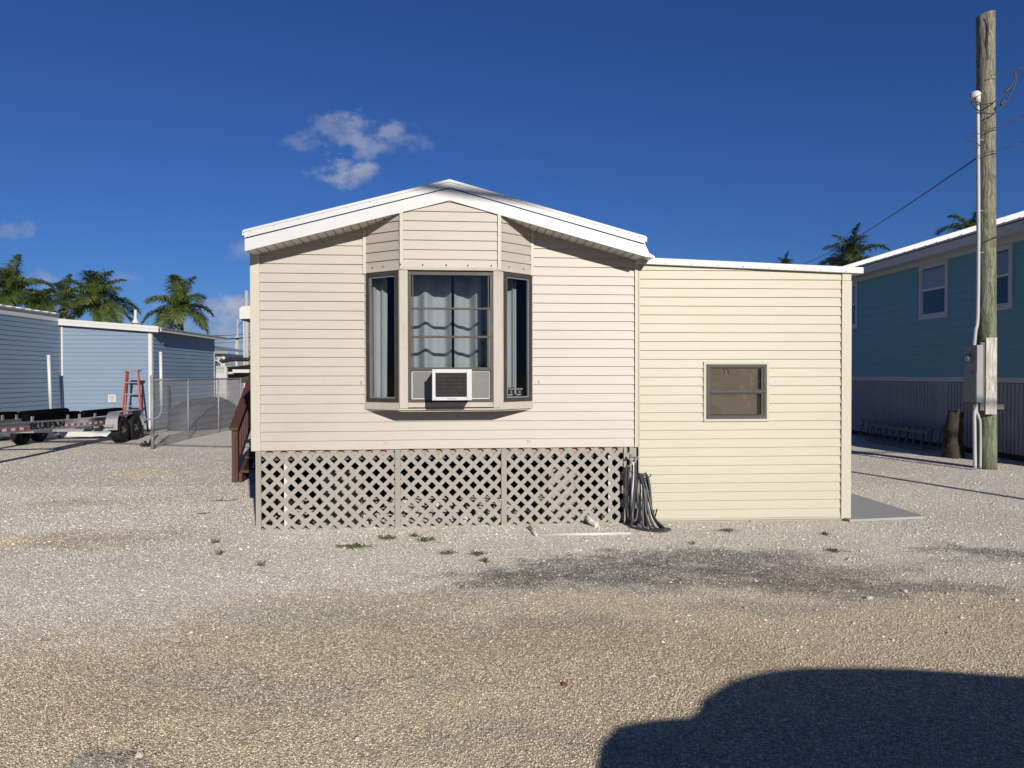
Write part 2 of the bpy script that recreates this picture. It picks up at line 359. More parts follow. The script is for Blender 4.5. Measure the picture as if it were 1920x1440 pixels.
def ground_material():
    m = bpy.data.materials.new('crushed_limestone'); m.use_nodes = True; t = NT(m.node_tree); b = m.node_tree.nodes['Principled BSDF']
    P = t.N('ShaderNodeTexCoord').outputs['Object']; b.inputs['Roughness'].default_value = .95; b.inputs['Specular IOR Level'].default_value = .2
    P = t.V('MULTIPLY', P, (1, 1, 0))
    wob = t.V('SCALE', t.V('SUBTRACT', t.noise(P, 1.3, 5, .6, True), (.5, .5, .5)), 1.3); W = t.V('ADD', P, wob)
    sx = t.N('ShaderNodeSeparateXYZ'); t.l.new(W, sx.inputs[0]); X, Y = sx.outputs[0], sx.outputs[1]
    # tan foreground to pale yard
    yl = t.M('ADD', Y, t.M('MULTIPLY', X, -.10)); pale = t.rng(yl, 4.3, 6.4, smooth=True)
    # stones
    v1 = t.N('ShaderNodeTexVoronoi'); t.set(v1.inputs['Vector'], t.V('ADD', P, t.V('SCALE', t.noise(P, 60, 2, .5, True), .012))); v1.inputs['Scale'].default_value = 62
    v2 = t.N('ShaderNodeTexVoronoi'); t.set(v2.inputs['Vector'], P); v2.inputs['Scale'].default_value = 130
    s1 = t.N('ShaderNodeSeparateColor'); t.l.new(v1.outputs['Color'], s1.inputs[0]); s2 = t.N('ShaderNodeSeparateColor'); t.l.new(v2.outputs['Color'], s2.inputs[0])
    tone = t.M('ADD', t.M('MULTIPLY', s1.outputs[0], .6), t.M('MULTIPLY', s2.outputs[1], .4))
    tan_ = t.mix(t.rng(tone, .15, .9), (.34, .28, .185), (.80, .68, .47)); pal = t.mix(t.rng(tone, .1, .85), (.46, .42, .355), (.90, .85, .76))
    c = t.mix(pale, tan_, pal)
    gap = t.rng(v1.outputs['Distance'], .38, .62); c = t.mix(t.M('MULTIPLY', gap, .55), c, t.mix(pale, (.15, .12, .08), (.30, .265, .21)))
    big = t.rng(t.noise(P, .55, 5, .6), .42, .66); c = t.mix(t.M('MULTIPLY', big, .32), c, t.mix(tone, (.27, .23, .18), (.58, .51, .41)))
    fine = t.rng(t.noise(P, 9, 5, .65), .5, .72); c = t.mix(t.M('MULTIPLY', fine, .35), c, t.mix(tone, (.20, .17, .12), (.52, .46, .36)))
    c = patches(t, P, W, c, tone)
    t.l.new(c, b.inputs['Base Color'])
    h = t.M('ADD', t.M('MULTIPLY', v1.outputs['Distance'], -.7), t.M('MULTIPLY', v2.outputs['Distance'], -.35)); h = t.M('ADD', h, t.M('MULTIPLY', t.noise(P, 14, 4), .5))
    bn = t.N('ShaderNodeBump'); bn.inputs['Strength'].default_value = .9; bn.inputs['Distance'].default_value = .0075; t.l.new(h, bn.inputs['Height']); t.l.new(bn.outputs[0], b.inputs['Normal'])
    return m
gm = ground_material()
g = MB(); 
xs = [-900, -200, -60, -30] + [-20+i*.5 for i in range(81)] + [30, 60, 200, 900]; ys = [-900, -200, -30, -5] + [i*.5 for i in range(71)] + [50, 80, 200, 900]
def gz(x, y):
    k = max(0, min(1, (min(x+20, 20-x))/4))*max(0, min(1, y/2))*max(0, min(1, (35-y)/5))
    return 0 if k == 0 else k*.012*noise.noise(Vector((x*.35, y*.35, 0)))
for y in ys:
    for x in xs: g.v.append((x, y, gz(x, y)))
nx_ = len(xs)
for j in range(len(ys)-1):
    for i in range(nx_-1): g.f.append((j*nx_+i, j*nx_+i+1, (j+1)*nx_+i+1, (j+1)*nx_+i))
tag(g.build('ground', gm, smooth=True), kind='structure')
# loose stones: thousands of small facetted pebbles
GZ = np.array([[gz(x, y) for x in xs] for y in ys]); XS, YS = np.array(xs, float), np.array(ys, float)
def ground_z(X, Y):
    i = np.clip(np.searchsorted(XS, X)-1, 0, len(XS)-2); j = np.clip(np.searchsorted(YS, Y)-1, 0, len(YS)-2)
    a = (X-XS[i])/(XS[i+1]-XS[i]); b_ = (Y-YS[j])/(YS[j+1]-YS[j])
    return GZ[j, i]*(1-a)*(1-b_)+GZ[j, i+1]*a*(1-b_)+GZ[j+1, i]*(1-a)*b_+GZ[j+1, i+1]*a*b_
def pebbles(name, n, zr, sr, matl, ymin, ymax, seed, label):
    rg = np.random.RandomState(seed)
    t_ = rg.rand(n); Y = ymin*(ymax/ymin)**t_
    if zr is not True: Y = np.where((Y < zr) & (rg.rand(n) > ((Y-ymin)/(zr-ymin))**1.5), ymin*(ymax/ymin)**rg.uniform(.45, 1, n), Y)
    X = (rg.rand(n)*2-1)*.78*Y; s = sr[0]+(sr[1]-sr[0])*rg.rand(n)**2.2
    base = np.array([(1,0,0),(-1,0,0),(0,1,0),(0,-1,0),(0,0,1),(0,0,-1)], float); tri = np.array([(0,2,4),(2,1,4),(1,3,4),(3,0,4),(2,0,5),(1,2,5),(3,1,5),(0,3,5)])
    P = base[None]*(1+rg.uniform(-.35, .35, (n, 6, 3)))+rg.uniform(-.25, .25, (n, 6, 3)); P[..., 2] *= .62
    a = rg.rand(n)*6.283; ca, sa = np.cos(a)[:, None], np.sin(a)[:, None]
    x = P[..., 0]*ca-P[..., 1]*sa; y = P[..., 0]*sa+P[..., 1]*ca
    V_ = np.stack([x*s[:, None]+X[:, None], y*s[:, None]*.9+Y[:, None], P[..., 2]*s[:, None]+(s*.12+ground_z(X, Y))[:, None]], -1).reshape(-1, 3)
    Fc = (tri[None]+6*np.arange(n)[:, None, None]).reshape(-1)
    me = bpy.data.meshes.new(name); me.vertices.add(len(V_)); me.vertices.foreach_set('co', V_.reshape(-1).astype(np.float32))
    me.loops.add(len(Fc)); me.loops.foreach_set('vertex_index', Fc.astype(np.int32)); me.polygons.add(len(Fc)//3)
    me.polygons.foreach_set('loop_start', np.arange(0, len(Fc), 3, dtype=np.int32)); me.update(calc_edges=True)
    at_ = me.attributes.new('tone', 'FLOAT', 'POINT'); at_.data.foreach_set('value', np.repeat(rg.rand(n), 6).astype(np.float32))
    me.materials.append(matl); o = bpy.data.objects.new(name, me); S.collection.objects.link(o); tag(o, label, 'gravel', kind='stuff'); return o
def pebble_mat(name, tan_lo, tan_hi, pale_lo, pale_hi):
    m = bpy.data.materials.new(name); m.use_nodes = True; t = NT(m.node_tree); b = m.node_tree.nodes['Principled BSDF']; b.inputs['Roughness'].default_value = .9
    b.inputs['Specular IOR Level'].default_value = .2
    P = t.N('ShaderNodeTexCoord').outputs['Object']; W = t.V('ADD', P, t.V('SCALE', t.V('SUBTRACT', t.noise(P, 1.3, 3, .6, True), (.5, .5, .5)), 1.3))
    sx = t.N('ShaderNodeSeparateXYZ'); t.l.new(W, sx.inputs[0]); yl = t.M('ADD', sx.outputs[1], t.M('MULTIPLY', sx.outputs[0], -.1)); pale = t.rng(yl, 4.3, 6.4, smooth=True)
    tn = t.N('ShaderNodeAttribute', attribute_name='tone').outputs['Fac']; tp = t.M('POWER', tn, 1.6)
    c = t.mix(pale, t.mix(tp, tan_lo, tan_hi), t.mix(tp, pale_lo, pale_hi)); big = t.rng(t.noise(P, .55, 5, .6), .42, .66)
    c = t.mix(t.M('MULTIPLY', big, .3), c, (.36, .31, .24)); c = patches(t, t.V('MULTIPLY', P, (1, 1, 0)), W, c, tn, .8)
    t.l.new(c, b.inputs['Base Color']); return m
pm = pebble_mat('pebble', (.36, .30, .21), (.76, .66, .48), (.42, .39, .335), (.76, .725, .655))
pebbles('fine_gravel', 270000, True, (.0030, .0078), pm, 2.7, 11, 3, 'fine tan and grey crushed stone spread over the front yard')
pebbles('coarse_gravel', 95000, 8.0, (.005, .0125), pm, 4.0, 17.5, 5, 'coarser pale crushed limestone closer to the houses')

pebbles('scattered_stones', 3800, 7.5, (.010, .021), pm, 3.6, 15, 11, 'larger pale stones strewn thinly over the gravel yard')
# ------------------------------------------------------------------ main mobile home
E_ = .1016
OA = at(474, 845, 7.81); A = Frame((OA.x, OA.y, 0), 5.2)
home = empty('mobile_home', A.o, A.yaw, 'cream vinyl sided mobile home with a bay window and white gable roof', 'mobile home')
PK, SL = 2.136, .268
def zf(x): return 3.544-SL*abs(x-PK)
WL, WR, ZB = .0, 4.236, .872
DEPTH = 13.5
sd = MB()
siding(sd, (.085, 0), (1.207, 0), ZB, 3.8, E_, ZB, [(-SL, 1, zf(.085)+.02)])
siding(sd, (3.056, 0), (WR-.012, 0), ZB, 3.8, E_, ZB, [(SL, 1, zf(3.056)+.02)])
siding(sd, (1.207, 0), (3.056, 0), ZB, 1.315, E_, ZB)
sd.build('wall', M['cream'], home)
bs = MB()
siding(bs, (1.625, -.30), (2.665, -.30), 2.835, 3.8, E_, ZB+.02, [(-SL, 1, zf(1.625)+.01), (SL, 1, zf(1.625)+.01+SL*2*(PK-1.625))], seams=False)
fl = math.hypot(.418, .3); fr_ = math.hypot(.391, .3)
siding(bs, (1.207, 0), (1.625, -.30), 2.835, 3.8, E_, ZB+.02, [(-SL*.418/fl, 1, zf(1.207)+.01)], seams=False)
siding(bs, (2.665, -.30), (3.056, 0), 2.835, 3.8, E_, ZB+.02, [(SL*.391/fr_, 1, zf(2.665)+.01)], seams=False)
bs.build('bay_wall', M['cream'], home)
# backing sheets so no light leaks between boards
bk = MB()
bk.prism([(0.0, .004, ZB), (1.207, .004, ZB), (1.207, .004, zf(1.207)), (0, .004, zf(0))], (0, .08, 0))
bk.prism([(3.056, .004, ZB), (WR, .004, ZB), (WR, .004, zf(WR)), (3.056, .004, zf(3.056))], (0, .08, 0))
bk.box(1.2075, 3.0555, .004, .084, ZB, 1.31)
bk.prism([(1.21, .0, 2.83), (1.625, -.296, 2.83), (2.665, -.296, 2.83), (3.053, .0, 2.83)], (0, 0, .42))
bk.build('wall_core', M['room'], home)
sb = MB()                                             # long sides, back, floor of the home
siding(sb, (0, DEPTH), (0, .086), ZB, zf(0)+.0, E_, ZB, seams=True)
siding(sb, (WR, .086), (WR, DEPTH), ZB, zf(WR), E_, ZB, seams=True)
siding(sb, (WR, DEPTH), (0, DEPTH), ZB, 3.8, E_, ZB, [(-SL, 1, zf(WR)), (SL, 1, zf(WR)+SL*WR)], seams=False)
sb.build('side_wall', M['cream'], home)
ib = MB(); ib.box(.02, WR-.02, .09, DEPTH-.02, ZB-.12, ZB-.002); ib.box(.03, .06, .09, DEPTH-.05, ZB, 2.9); ib.box(WR-.06, WR-.03, .09, DEPTH-.05, ZB, 2.9)
ib.box(.03, WR-.03, 2.4, 2.45, ZB, 2.9); ib.box(.03, WR-.03, .09, 2.45, 2.9, 2.93); ib.build('floor', M['room'], home)
# corner trim
tb = MB(); tb.box(-.012, .088, -.028, -.0, ZB-.004, zf(.088)+.012); tb.box(-.0121, -.002, .0005, .085, ZB-.004, zf(0)+.01); tb.box(WR-.012, WR+.028, -.030, -.001, ZB-.004, zf(WR)+.01)
build_each(tb, 'corner_trim', M['trimcream'], home, bevel=.003)
tb = MB()
for x, y, wd in ((1.190, -.006, .034), (3.040, -.006, .034)): tb.box(x, x+wd, -.03, y, 2.80, zf(x+wd/2)+.01)
for x in (1.607, 2.647): tb.box(x, x+.038, -.330, -.302, 2.815, zf(x+.02)+.008)
build_each(tb, 'bay_corner_trim', M['trimcream'], home, bevel=.003)
scr = MB()
for x, y in [(1.30, -.09), (1.42, -.175), (1.62, -.335), (1.85, -.322), (2.1, -.322), (2.33, -.322), (2.58, -.322), (2.78, -.23), (2.95, -.105)]:
    scr.lathe([(.0001, .006), (.007, .006), (.007, -.01)], 8, Matrix.Translation((x, y-.003, 2.862)) @ Matrix.Rotation(PI/2, 4, 'X'))
for x, z in [(1.165, 1.62), (1.165, 1.60), (3.13, 1.62), (3.13, 1.6)]: scr.lathe([(.0001, .006), (.005, .006), (.005, -.01)], 8, Matrix.Translation((x, -.02, z)) @ Matrix.Rotation(PI/2, 4, 'X'))
build_each(scr, 'screw', M['bronze'], home)
vp = MB()
for x in (1.41, 3.0):
    for i, j in ((0, 0), (2, 0), (1, 1), (0, 2), (2, 2)): vp.box(x+i*.015, x+i*.015+.012, -.0205, -.012, .925+j*.014, .936+j*.014)
build_each(vp, 'vent_plug', M['whiteplain'], home)
# roof
rf = MB()
for sgn in (-1, 1):
    xe = PK+sgn*2.145
    a, b_ = (PK, 3.764), (xe, 3.764-SL*2.145)
    pts = [(a[0], -.325, a[1]), (b_[0], -.325, b_[1]), (b_[0], -.325, b_[1]-.05), (a[0], -.325, a[1]-.05)]
    rf.prism(pts, (0, DEPTH+.5, 0))
rf.build('roof', M['white'], home)
fa = MB()
for sgn in (-1, 1):
    xe = PK+sgn*2.11
    def zz_(x, o): return 3.764-o-SL*abs(x-PK)
    fa.prism([(PK, -.338, zz_(PK, .002)), (xe+sgn*.01, -.338, zz_(xe+sgn*.01, .002)), (xe+sgn*.01, -.338, zz_(xe, .082)), (PK, -.338, zz_(PK, .082))], (0, .012, 0))
    fa.prism([(PK, -.343, zz_(PK, -.004)), (xe+sgn*.02, -.343, zz_(xe+sgn*.02, -.004)), (xe+sgn*.02, -.343, zz_(xe, .026)), (PK, -.343, zz_(PK, .026))], (0, .004, 0))
    fa.prism([(PK, -.331, zz_(PK, .092)), (xe, -.331, zz_(xe, .092)), (xe, -.331, zz_(xe, .218)), (PK, -.331, zz_(PK, .218))], (0, .014, 0))
    # eave side boards
    fa.box(min(xe, xe+sgn*.012), max(xe, xe+sgn*.012), -.316, DEPTH+.1, zz_(xe, .21), zz_(xe, .06))
fa.build('fascia', M['white'], home)
sc2 = MB()
for sgn in (-1, 1):
    for k in range(9):
        x = PK+sgn*(.1+k*.245); sc2.lathe([(.0001, .004), (.005, .004), (.005, 0)], 6, Matrix.Translation((x, -.343, 3.764-.014-SL*abs(x-PK)-.012)) @ Matrix.Rotation(PI/2, 4, 'X'))
build_each(sc2, 'roof_screw', M['galv'], home)
so = MB()
for sgn in (-1, 1):
    n = 24
    for k in range(n):
        x0 = PK+sgn*k*2.11/n; x1 = PK+sgn*(k+1)*2.11/n; xm = x0+(x1-x0)*.86
        def sp_(x, y, dz): return (x, y, zf(x)+.006+dz+(.03 if y > -.1 else 0)*0)
        for (xa, xb, dz) in ((x0, xm, 0), (xm, x1, .010)):
            so.prism([sp_(xa, -.318, dz), sp_(xb, -.318, dz), sp_(xb, .0, dz), sp_(xa, 0, dz)], (0, 0, .004))
so.build('soffit', M['soffit'], home)
fs = MB(); fs.prism([(4.25, -.30, 3.16), (4.27, -.30, 3.10), (4.31, -.30, 3.02), (4.37, -.30, 2.985), (4.37, -.30, 2.975), (4.25, -.30, 2.99)], (0, 6, 0)); fs.build('flashing', M['steelbright'], home)

# --- bay window
def frame_bars(mb, F, s0, s1, z0, z1, wd, yo, yi, inner=()):
    """F(s, y, z) maps; bars round an opening"""
    for (a, b_, c_, d_) in [(s0, s1, z0, z0+wd), (s0, s1, z1-wd, z1), (s0, s0+wd, z0+wd, z1-wd), (s1-wd, s1, z0+wd, z1-wd)] + list(inner):
        mb.prism([F(a, yo, c_), F(b_, yo, c_), F(b_, yo, d_), F(a, yo, d_)], Vector(F(a, yi, c_))-Vector(F(a, yo, c_)))
def facet(p0, p1):
    p0 = Vector((*p0, 0)); p1 = Vector((*p1, 0)); d = (p1-p0).normalized(); n = Vector((d.y, -d.x, 0))
    return lambda s_, y, z: tuple(p0+d*s_-n*y+Vector((0, 0, z)))
bay = MB()
Z0b, Z1b = 1.395, 2.792
def FR(s_, y, z): return (s_, y, z)
for x0, x1 in ((1.600, 1.690), (2.600, 2.690)): bay.box(x0, x1, -.312, -.225, 1.335, 2.815)
bay.box(1.6905, 2.5995, -.302, -.225, 1.345, 1.397)
FL = facet((1.207, 0), (1.607, -.287)); FRt = facet((2.683, -.287), (3.056, 0))
LF, LR = math.hypot(.4, .287), math.hypot(.373, .287)
for F_, L_ in ((FL, LF), (FRt, LR)):
    for a, b_, c_, d_ in ((0, L_, 1.325, 1.397), (0, .028, 1.397, 2.80), (L_-.012, L_+.005, 1.397, 2.80)):
        bay.prism([F_(a, -.012, c_), F_(b_, -.012, c_), F_(b_, -.012, d_), F_(a, -.012, d_)], Vector(F_(0, .04, 0))-Vector(F_(0, 0, 0)))
# head trim under the siding
bay.prism([(1.19, -.006, 2.806), (1.615, -.322, 2.806), (2.675, -.322, 2.806), (3.07, -.006, 2.806)], (0, 0, .032))
bay.build('bay_trim', M['paint'], home, bevel=.003)
sl = MB(); sl.prism([(1.185, .0, 1.318), (1.595, -.33, 1.318), (2.695, -.33, 1.318), (3.078, .0, 1.318)], (0, 0, .014)); sl.build('bay_sill', M['trimcream'], home)
un = MB(); un.prism([(1.215, .0, 1.30), (1.61, -.30, 1.30), (2.68, -.30, 1.30), (3.05, .0, 1.30)], (0, 0, .016)); un.build('bay_underside', M['paint'], home)
wf = tag(MB().box(1.6905, 2.5995, -.29, -.25, 2.792, 2.804).build('bay_front_window', M['bronze'], home), 'wide centre window of the bay with two crossbars')
fm = MB(); frame_bars(fm, FR, 1.691, 2.599, 1.398, 2.791, .034, -.296, -.255, [(1.7255, 2.5645, 2.392, 2.412), (1.7255, 2.5645, 2.088, 2.110), (1.7255, 2.5645, 1.735, 1.772)])
fm.box(1.735, 1.7475, -.285, -.26, 1.772, 2.757); fm.box(2.5425, 2.555, -.285, -.26, 1.772, 2.757)
fm.build('frame', M['bronze'], wf, bevel=.002)
MB().box(1.7, 2.59, -.274, -.270, 1.76, 2.77).build('pane', M['glass'], wf)
pn = MB(); pn.box(1.7255, 2.5645, -.272, -.262, 1.432, 1.735); pn.build('filler_panel', M['metalpanel'], wf)
cl = MB()
for a in [((1.73, 1.728), (2.56, 1.728)), ((1.73, 1.436), (2.56, 1.436)), ((1.73, 1.436), (1.73, 1.728)), ((2.56, 1.436), (2.56, 1.728))]:
    cl.bar((a[0][0], -.275, a[0][1]), (a[1][0], -.275, a[1][1]), .009, .006, (0, 1, 0))
cl.build('caulk_line', M['whiteplain'], wf)
for F_, L_, lab in ((FL, LF, 'narrow left side window of the bay'), (FRt, LR, 'narrow right side window of the bay with two stickers')):
    fm = MB(); frame_bars(fm, F_, .03, L_-.014, 1.398, 2.80, .042, -.018, .02); sw = tag(fm.build('bay_side_window', M['bronze'], home, bevel=.002), lab)
    fm = MB(); frame_bars(fm, F_, .073, L_-.057, 1.44, 2.757, .014, -.006, .018); fm.build('inner_frame', M['steelbright'], sw)
    g_ = MB(); g_.prism([F_(.07, .006, 1.43), F_(L_-.05, .006, 1.43), F_(L_-.05, .006, 2.77), F_(.07, .006, 2.77)], Vector(F_(0, .004, 0))-Vector(F_(0, 0, 0))); g_.build('pane', M['glass'], sw)
    if 'right' in lab:
        nd = Vector(F_(1, 0, 0))-Vector(F_(0, 0, 0)); nn = -(Vector(F_(0, 1, 0))-Vector(F_(0, 0, 0))); ang = math.atan2(nd.y, nd.x)
        for k in range(2):
            s0 = .105+k*.125
            stk = MB(); stk.prism([F_(s0, .004, 1.462), F_(s0+.095, .004, 1.462), F_(s0+.095, .004, 1.552), F_(s0, .004, 1.552)], nn*.001); st = stk.build('sticker', M['sticker'], sw)
            em = MB(); em.prism([F_(s0+.033, .0028, 1.487), F_(s0+.062, .0028, 1.487), F_(s0+.062, .0028, 1.518), F_(s0+.033, .0028, 1.518)], nn*.0008); em.build('emblem', M['stickeryellow'], sw)
            for txt, zt_, sz in (('PROTECTED BY', 1.531, .0125), ('SECURITY', 1.468, .0145)):
                mt = Matrix.Translation(Vector(F_(s0+.006, .0028, zt_))) @ Matrix.Rotation(ang, 4, 'Z') @ Matrix.Rotation(PI/2, 4, 'X')
                text_mesh(txt, sz, M['whitetape'], 'lettering', sw, mt, .0004)
# air conditioner
acx0, acx1 = A.pl(811, 720, -.60)[0], A.pl(884, 720, -.60)[0]; acz0, acz1 = A.pl(850, 750, -.6)[1], A.pl(850, 693, -.6)[1]
ac = empty('air_conditioner', A.o+A.X*((acx0+acx1)/2)+A.Y*-.45+Vector((0, 0, acz0)), A.yaw, 'white window air conditioner with a black slatted front under the bay window', 'air conditioner')
wd_ = (acx1-acx0)/2; ht = acz1-acz0
c_ = MB(); c_.box(-wd_, wd_, -.135, .21, .004, ht-.004); c_.build('casing', M['white'], ac, bevel=.008)
fc = MB(); r0 = .030
for a in ((-wd_-.004, -wd_+r0, -.004, ht+.004), (wd_-r0-.018, wd_+.004, -.004, ht+.004), (-wd_+r0, wd_-r0-.018, -.004, .032), (-wd_+r0, wd_-r0-.018, ht-.034, ht+.004)): fc.box(a[0], a[1], -.156, -.1355, a[2], a[3])
fc.build('front_frame', M['white'], ac, bevel=.004)
gr = MB(); gr.box(-wd_+r0-.005, wd_-r0-.012, -.1385, -.1356, .028, ht-.03); n = 17
for k in range(n):
    z = .042+k*(ht-.085)/(n-1); gr.prism([(-wd_+r0, -.1535, z-.0035), (-wd_+r0, -.139, z+.004), (-wd_+r0, -.139, z+.007), (-wd_+r0, -.1535, z)], (2*wd_-2*r0-.018, 0, 0))
gr.build('grille', M['acgrille'], ac)
for sx_ in (-wd_+.012, wd_-.035):
    MB().box(sx_-.002, sx_+.022, -.160, -.1562, .012, .038).build('corner_clip', M['whiteplain'], ac)
text_mesh('Thomson', .026, M['metalpanel'], 'lettering', ac, Matrix.Translation((-.055, -.1565, .005)) @ Matrix.Rotation(PI/2, 4, 'X'), .0006)
lv = MB()
for k in range(15): lv.box(-wd_+.04+k*.022, -wd_+.05+k*.022, -.12, .1, ht-.0038, ht+.003)
lv.build('top_louvre', M['steelbright'], ac)
# curtains
def curtain(x0, x1, y, z0, z1, amp, waves, label, ph=0, gather=0):
    mb = MB(); n = 90; rows = 10
    for j in range(rows+1):
        tz = j/rows; z = z0+(z1-z0)*tz
        for i in range(n+1):
            t_ = i/n; w_ = x0+(x1-x0)*t_+gather*(1-tz)*(.5-t_)*(x1-x0)
            a_ = amp*(math.sin(t_*waves*2*PI+ph)+.35*math.sin(t_*waves*4.3*PI+1.3+ph))*(1-.15*tz)
            mb.v.append((w_, y+a_, z))
    for j in range(rows):
        for i in range(n): mb.f.append((j*(n+1)+i, j*(n+1)+i+1, (j+1)*(n+1)+i+1, (j+1)*(n+1)+i))
    o = mb.build('curtain', M['curtain'], None, smooth=True); o.location = A.o; o.rotation_euler = (0, 0, A.yaw)
    so_ = o.modifiers.new('thick', 'SOLIDIFY'); so_.thickness = .002
    return tag(o, label, 'curtain', 'grey curtains in the bay window')
cy = .13
def cx(px): return A.pl(px, 620, cy)[0]
curtain(cx(762), cx(846), cy, 1.3, 2.86, .062, 1.55, 'wide pale grey curtain in left half of the bay centre window', .6)
curtain(cx(852), cx(902), cy+.01, 1.3, 2.86, .062, 1.0, 'pale grey curtain in right half of the bay centre window', -1.2)
curtain(cx(898), cx(930), cy+.28, 1.3, 2.86, .015, 1.2, 'shaded curtain at the right edge of the centre window', 2)
curtain(A.pl(690, 620, .10)[0], A.pl(727, 620, .10)[0], .10, 1.3, 2.86, .022, 2.2, 'gathered grey curtain behind the left side window of the bay', .3, .12)
curtain(A.pl(940, 620, .10)[0], A.pl(968, 620, .10)[0], .10, 1.3, 2.86, .022, 2.0, 'gathered grey curtain behind the right side window of the bay', 1)

# --- skirt under the home: lattice, posts, rim joist, piers
def lattice(mb, x0, x1, z0, z1, y, per=.153, wd=.044, th=.007):
    for sgn in (1, -1):
        yy_ = y if sgn == 1 else y+th+.0005; k0 = int((x0-z1*1-2)/per); k1 = int((x1+2)/per)+1
        for k in range(k0, k1):
            c0 = k*per+.02
            hw = wd*math.sqrt(2)/2
            pl = [(x0, z0), (x1, z0), (x1, z1), (x0, z1)]
            # strip: |x - sgn*z - c0| <= hw
            pl = clip(pl, 1, -sgn, c0+hw)
            if len(pl) > 2: pl = clip(pl, -1, sgn, -(c0-hw))
            if len(pl) > 2: mb.prism([(p[0], yy_, p[1]) for p in pl], (0, th, 0))
lat = empty('lattice_skirt', A.o, A.yaw, 'taupe diagonal lattice skirting below the cream mobile home', 'lattice')
px_ = [A.pl(p, 940, 0)[0] for p in (480, 490, 741, 751, 940, 950)]
for a, b_ in ((px_[1], px_[2]), (px_[3], px_[4]), (px_[5], 4.17)):
    l_ = MB(); lattice(l_, a+.0, b_-.0, -.02, ZB-.006, .006); l_.build('lattice_panel', M['lattice'], lat)
for a, b_ in ((px_[0], px_[1]), (px_[2], px_[3]), (px_[4], px_[5]), (4.10, 4.135)):
    p_ = MB(); p_.box(a, b_, -.014, .005, -.02, ZB-.005)
    for z in (.12, .45, .8): p_.lathe([(.0001, .003), (.004, .003), (.004, 0)], 6, Matrix.Translation(((a+b_)/2, -.014, z)) @ Matrix.Rotation(PI/2, 4, 'X'))
    p_.build('post', M['lattice_post'], lat, bevel=.002)
MB().box(4.172, 4.25, .0, .02, .0, ZB-.005).build('end_board', M['lattice_post'], lat)
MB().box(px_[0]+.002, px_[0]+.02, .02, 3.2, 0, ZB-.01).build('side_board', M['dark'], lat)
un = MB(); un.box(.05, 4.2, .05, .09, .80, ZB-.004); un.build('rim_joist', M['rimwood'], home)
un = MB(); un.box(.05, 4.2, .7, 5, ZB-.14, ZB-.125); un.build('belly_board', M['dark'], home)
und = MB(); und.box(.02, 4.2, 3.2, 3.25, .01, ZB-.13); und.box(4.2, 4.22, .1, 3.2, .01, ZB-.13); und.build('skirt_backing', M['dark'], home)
for k, (p0, p1, zt) in enumerate(((A.pl(598, 930, .14)[0], A.pl(672, 930, .14)[0], .60), (A.pl(1030, 930, .14)[0], A.pl(1086, 930, .14)[0], .60))):
    pr = MB()
    for j in range(3):
        pr.box(p0+.004*j, p1-.003*j, .24, .64, .0+j*.2, .196+j*.2)
    o = pr.build('block_pier', M['block'], None, bevel=.004); o.location = A.o; o.rotation_euler = (0, 0, A.yaw)
    tag(o, ('stack of grey concrete blocks behind the left lattice panel', 'stack of grey concrete blocks behind the right lattice panel')[k], 'pier', 'block piers under the home')
for k, px in enumerate((537, 1143)):
    x = A.pl(px, 900, .05)[0]; o = MB().box(x-.02, x+.02, .025, .065, .01, ZB-.1).build('support_stake', M['whiteplain']); o.location = A.o; o.rotation_euler = (0, 0, A.yaw)
    tag(o, ('white upright stake behind the left lattice panel', 'white upright stake behind the right end of the lattice')[k], 'stake')
def rockmesh(r, seed, sq=.7):
    rg = random.Random(seed); mb = MB(); n, m_ = 9, 6
    for j in range(m_+1):
        th = PI*j/m_
        for i in range(n):
            ph = 2*PI*i/n; d = Vector((math.sin(th)*math.cos(ph), math.sin(th)*math.sin(ph), math.cos(th)*sq)); k = 1+.55*noise.noise(d*1.7+Vector((seed*3.1, 0, 0))); mb.v.append(tuple(d*r*k))
    for j in range(m_):
        for i in range(n): mb.f.append((j*n+i, (j+1)*n+i, (j+1)*n+(i+1) % n, j*n+(i+1) % n))
    return mb
rb = MB()
for k in range(150):
    x = random.uniform(.15, 4.1); y = random.uniform(.12, 1.2); r_ = random.uniform(.02, .055); q = rockmesh(r_, k); i0 = len(rb.v)
    rb.v += [(a+x, b_+y, c_+r_*.3+y*.06) for a, b_, c_ in q.v]; rb.f += [tuple(i+i0 for i in f) for f in q.f]
o = rb.build('rubble', M['rock']); o.location = A.o; o.rotation_euler = (0, 0, A.yaw); tag(o, 'pale limestone rubble lying in the dark under the home', 'rubble', kind='stuff')

# door awning on the left side
aw = empty('door_awning', A.o, A.yaw, 'white door awning sticking out from the left side of the mobile home', 'awning')
q0 = A.pl(449, 574, 4.0); q1 = A.pl(449, 598, 4.0)
MB().prism([(q0[0], 4.0, q1[1]), (q0[0], 4.0, q0[1]-.03), (q0[0]+.05, 4.0, q0[1]), (-.02, 4.0, q0[1]+.06), (-.02, 4.0, q1[1]+.04)], (0, 1.6, 0)).build('canopy', M['whiteplain'], aw)
MB().box(q0[0]+.02, -.02, 4.03, 5.58, q1[1]-.02, q1[1]-.004).build('underside', M['dark'], aw)

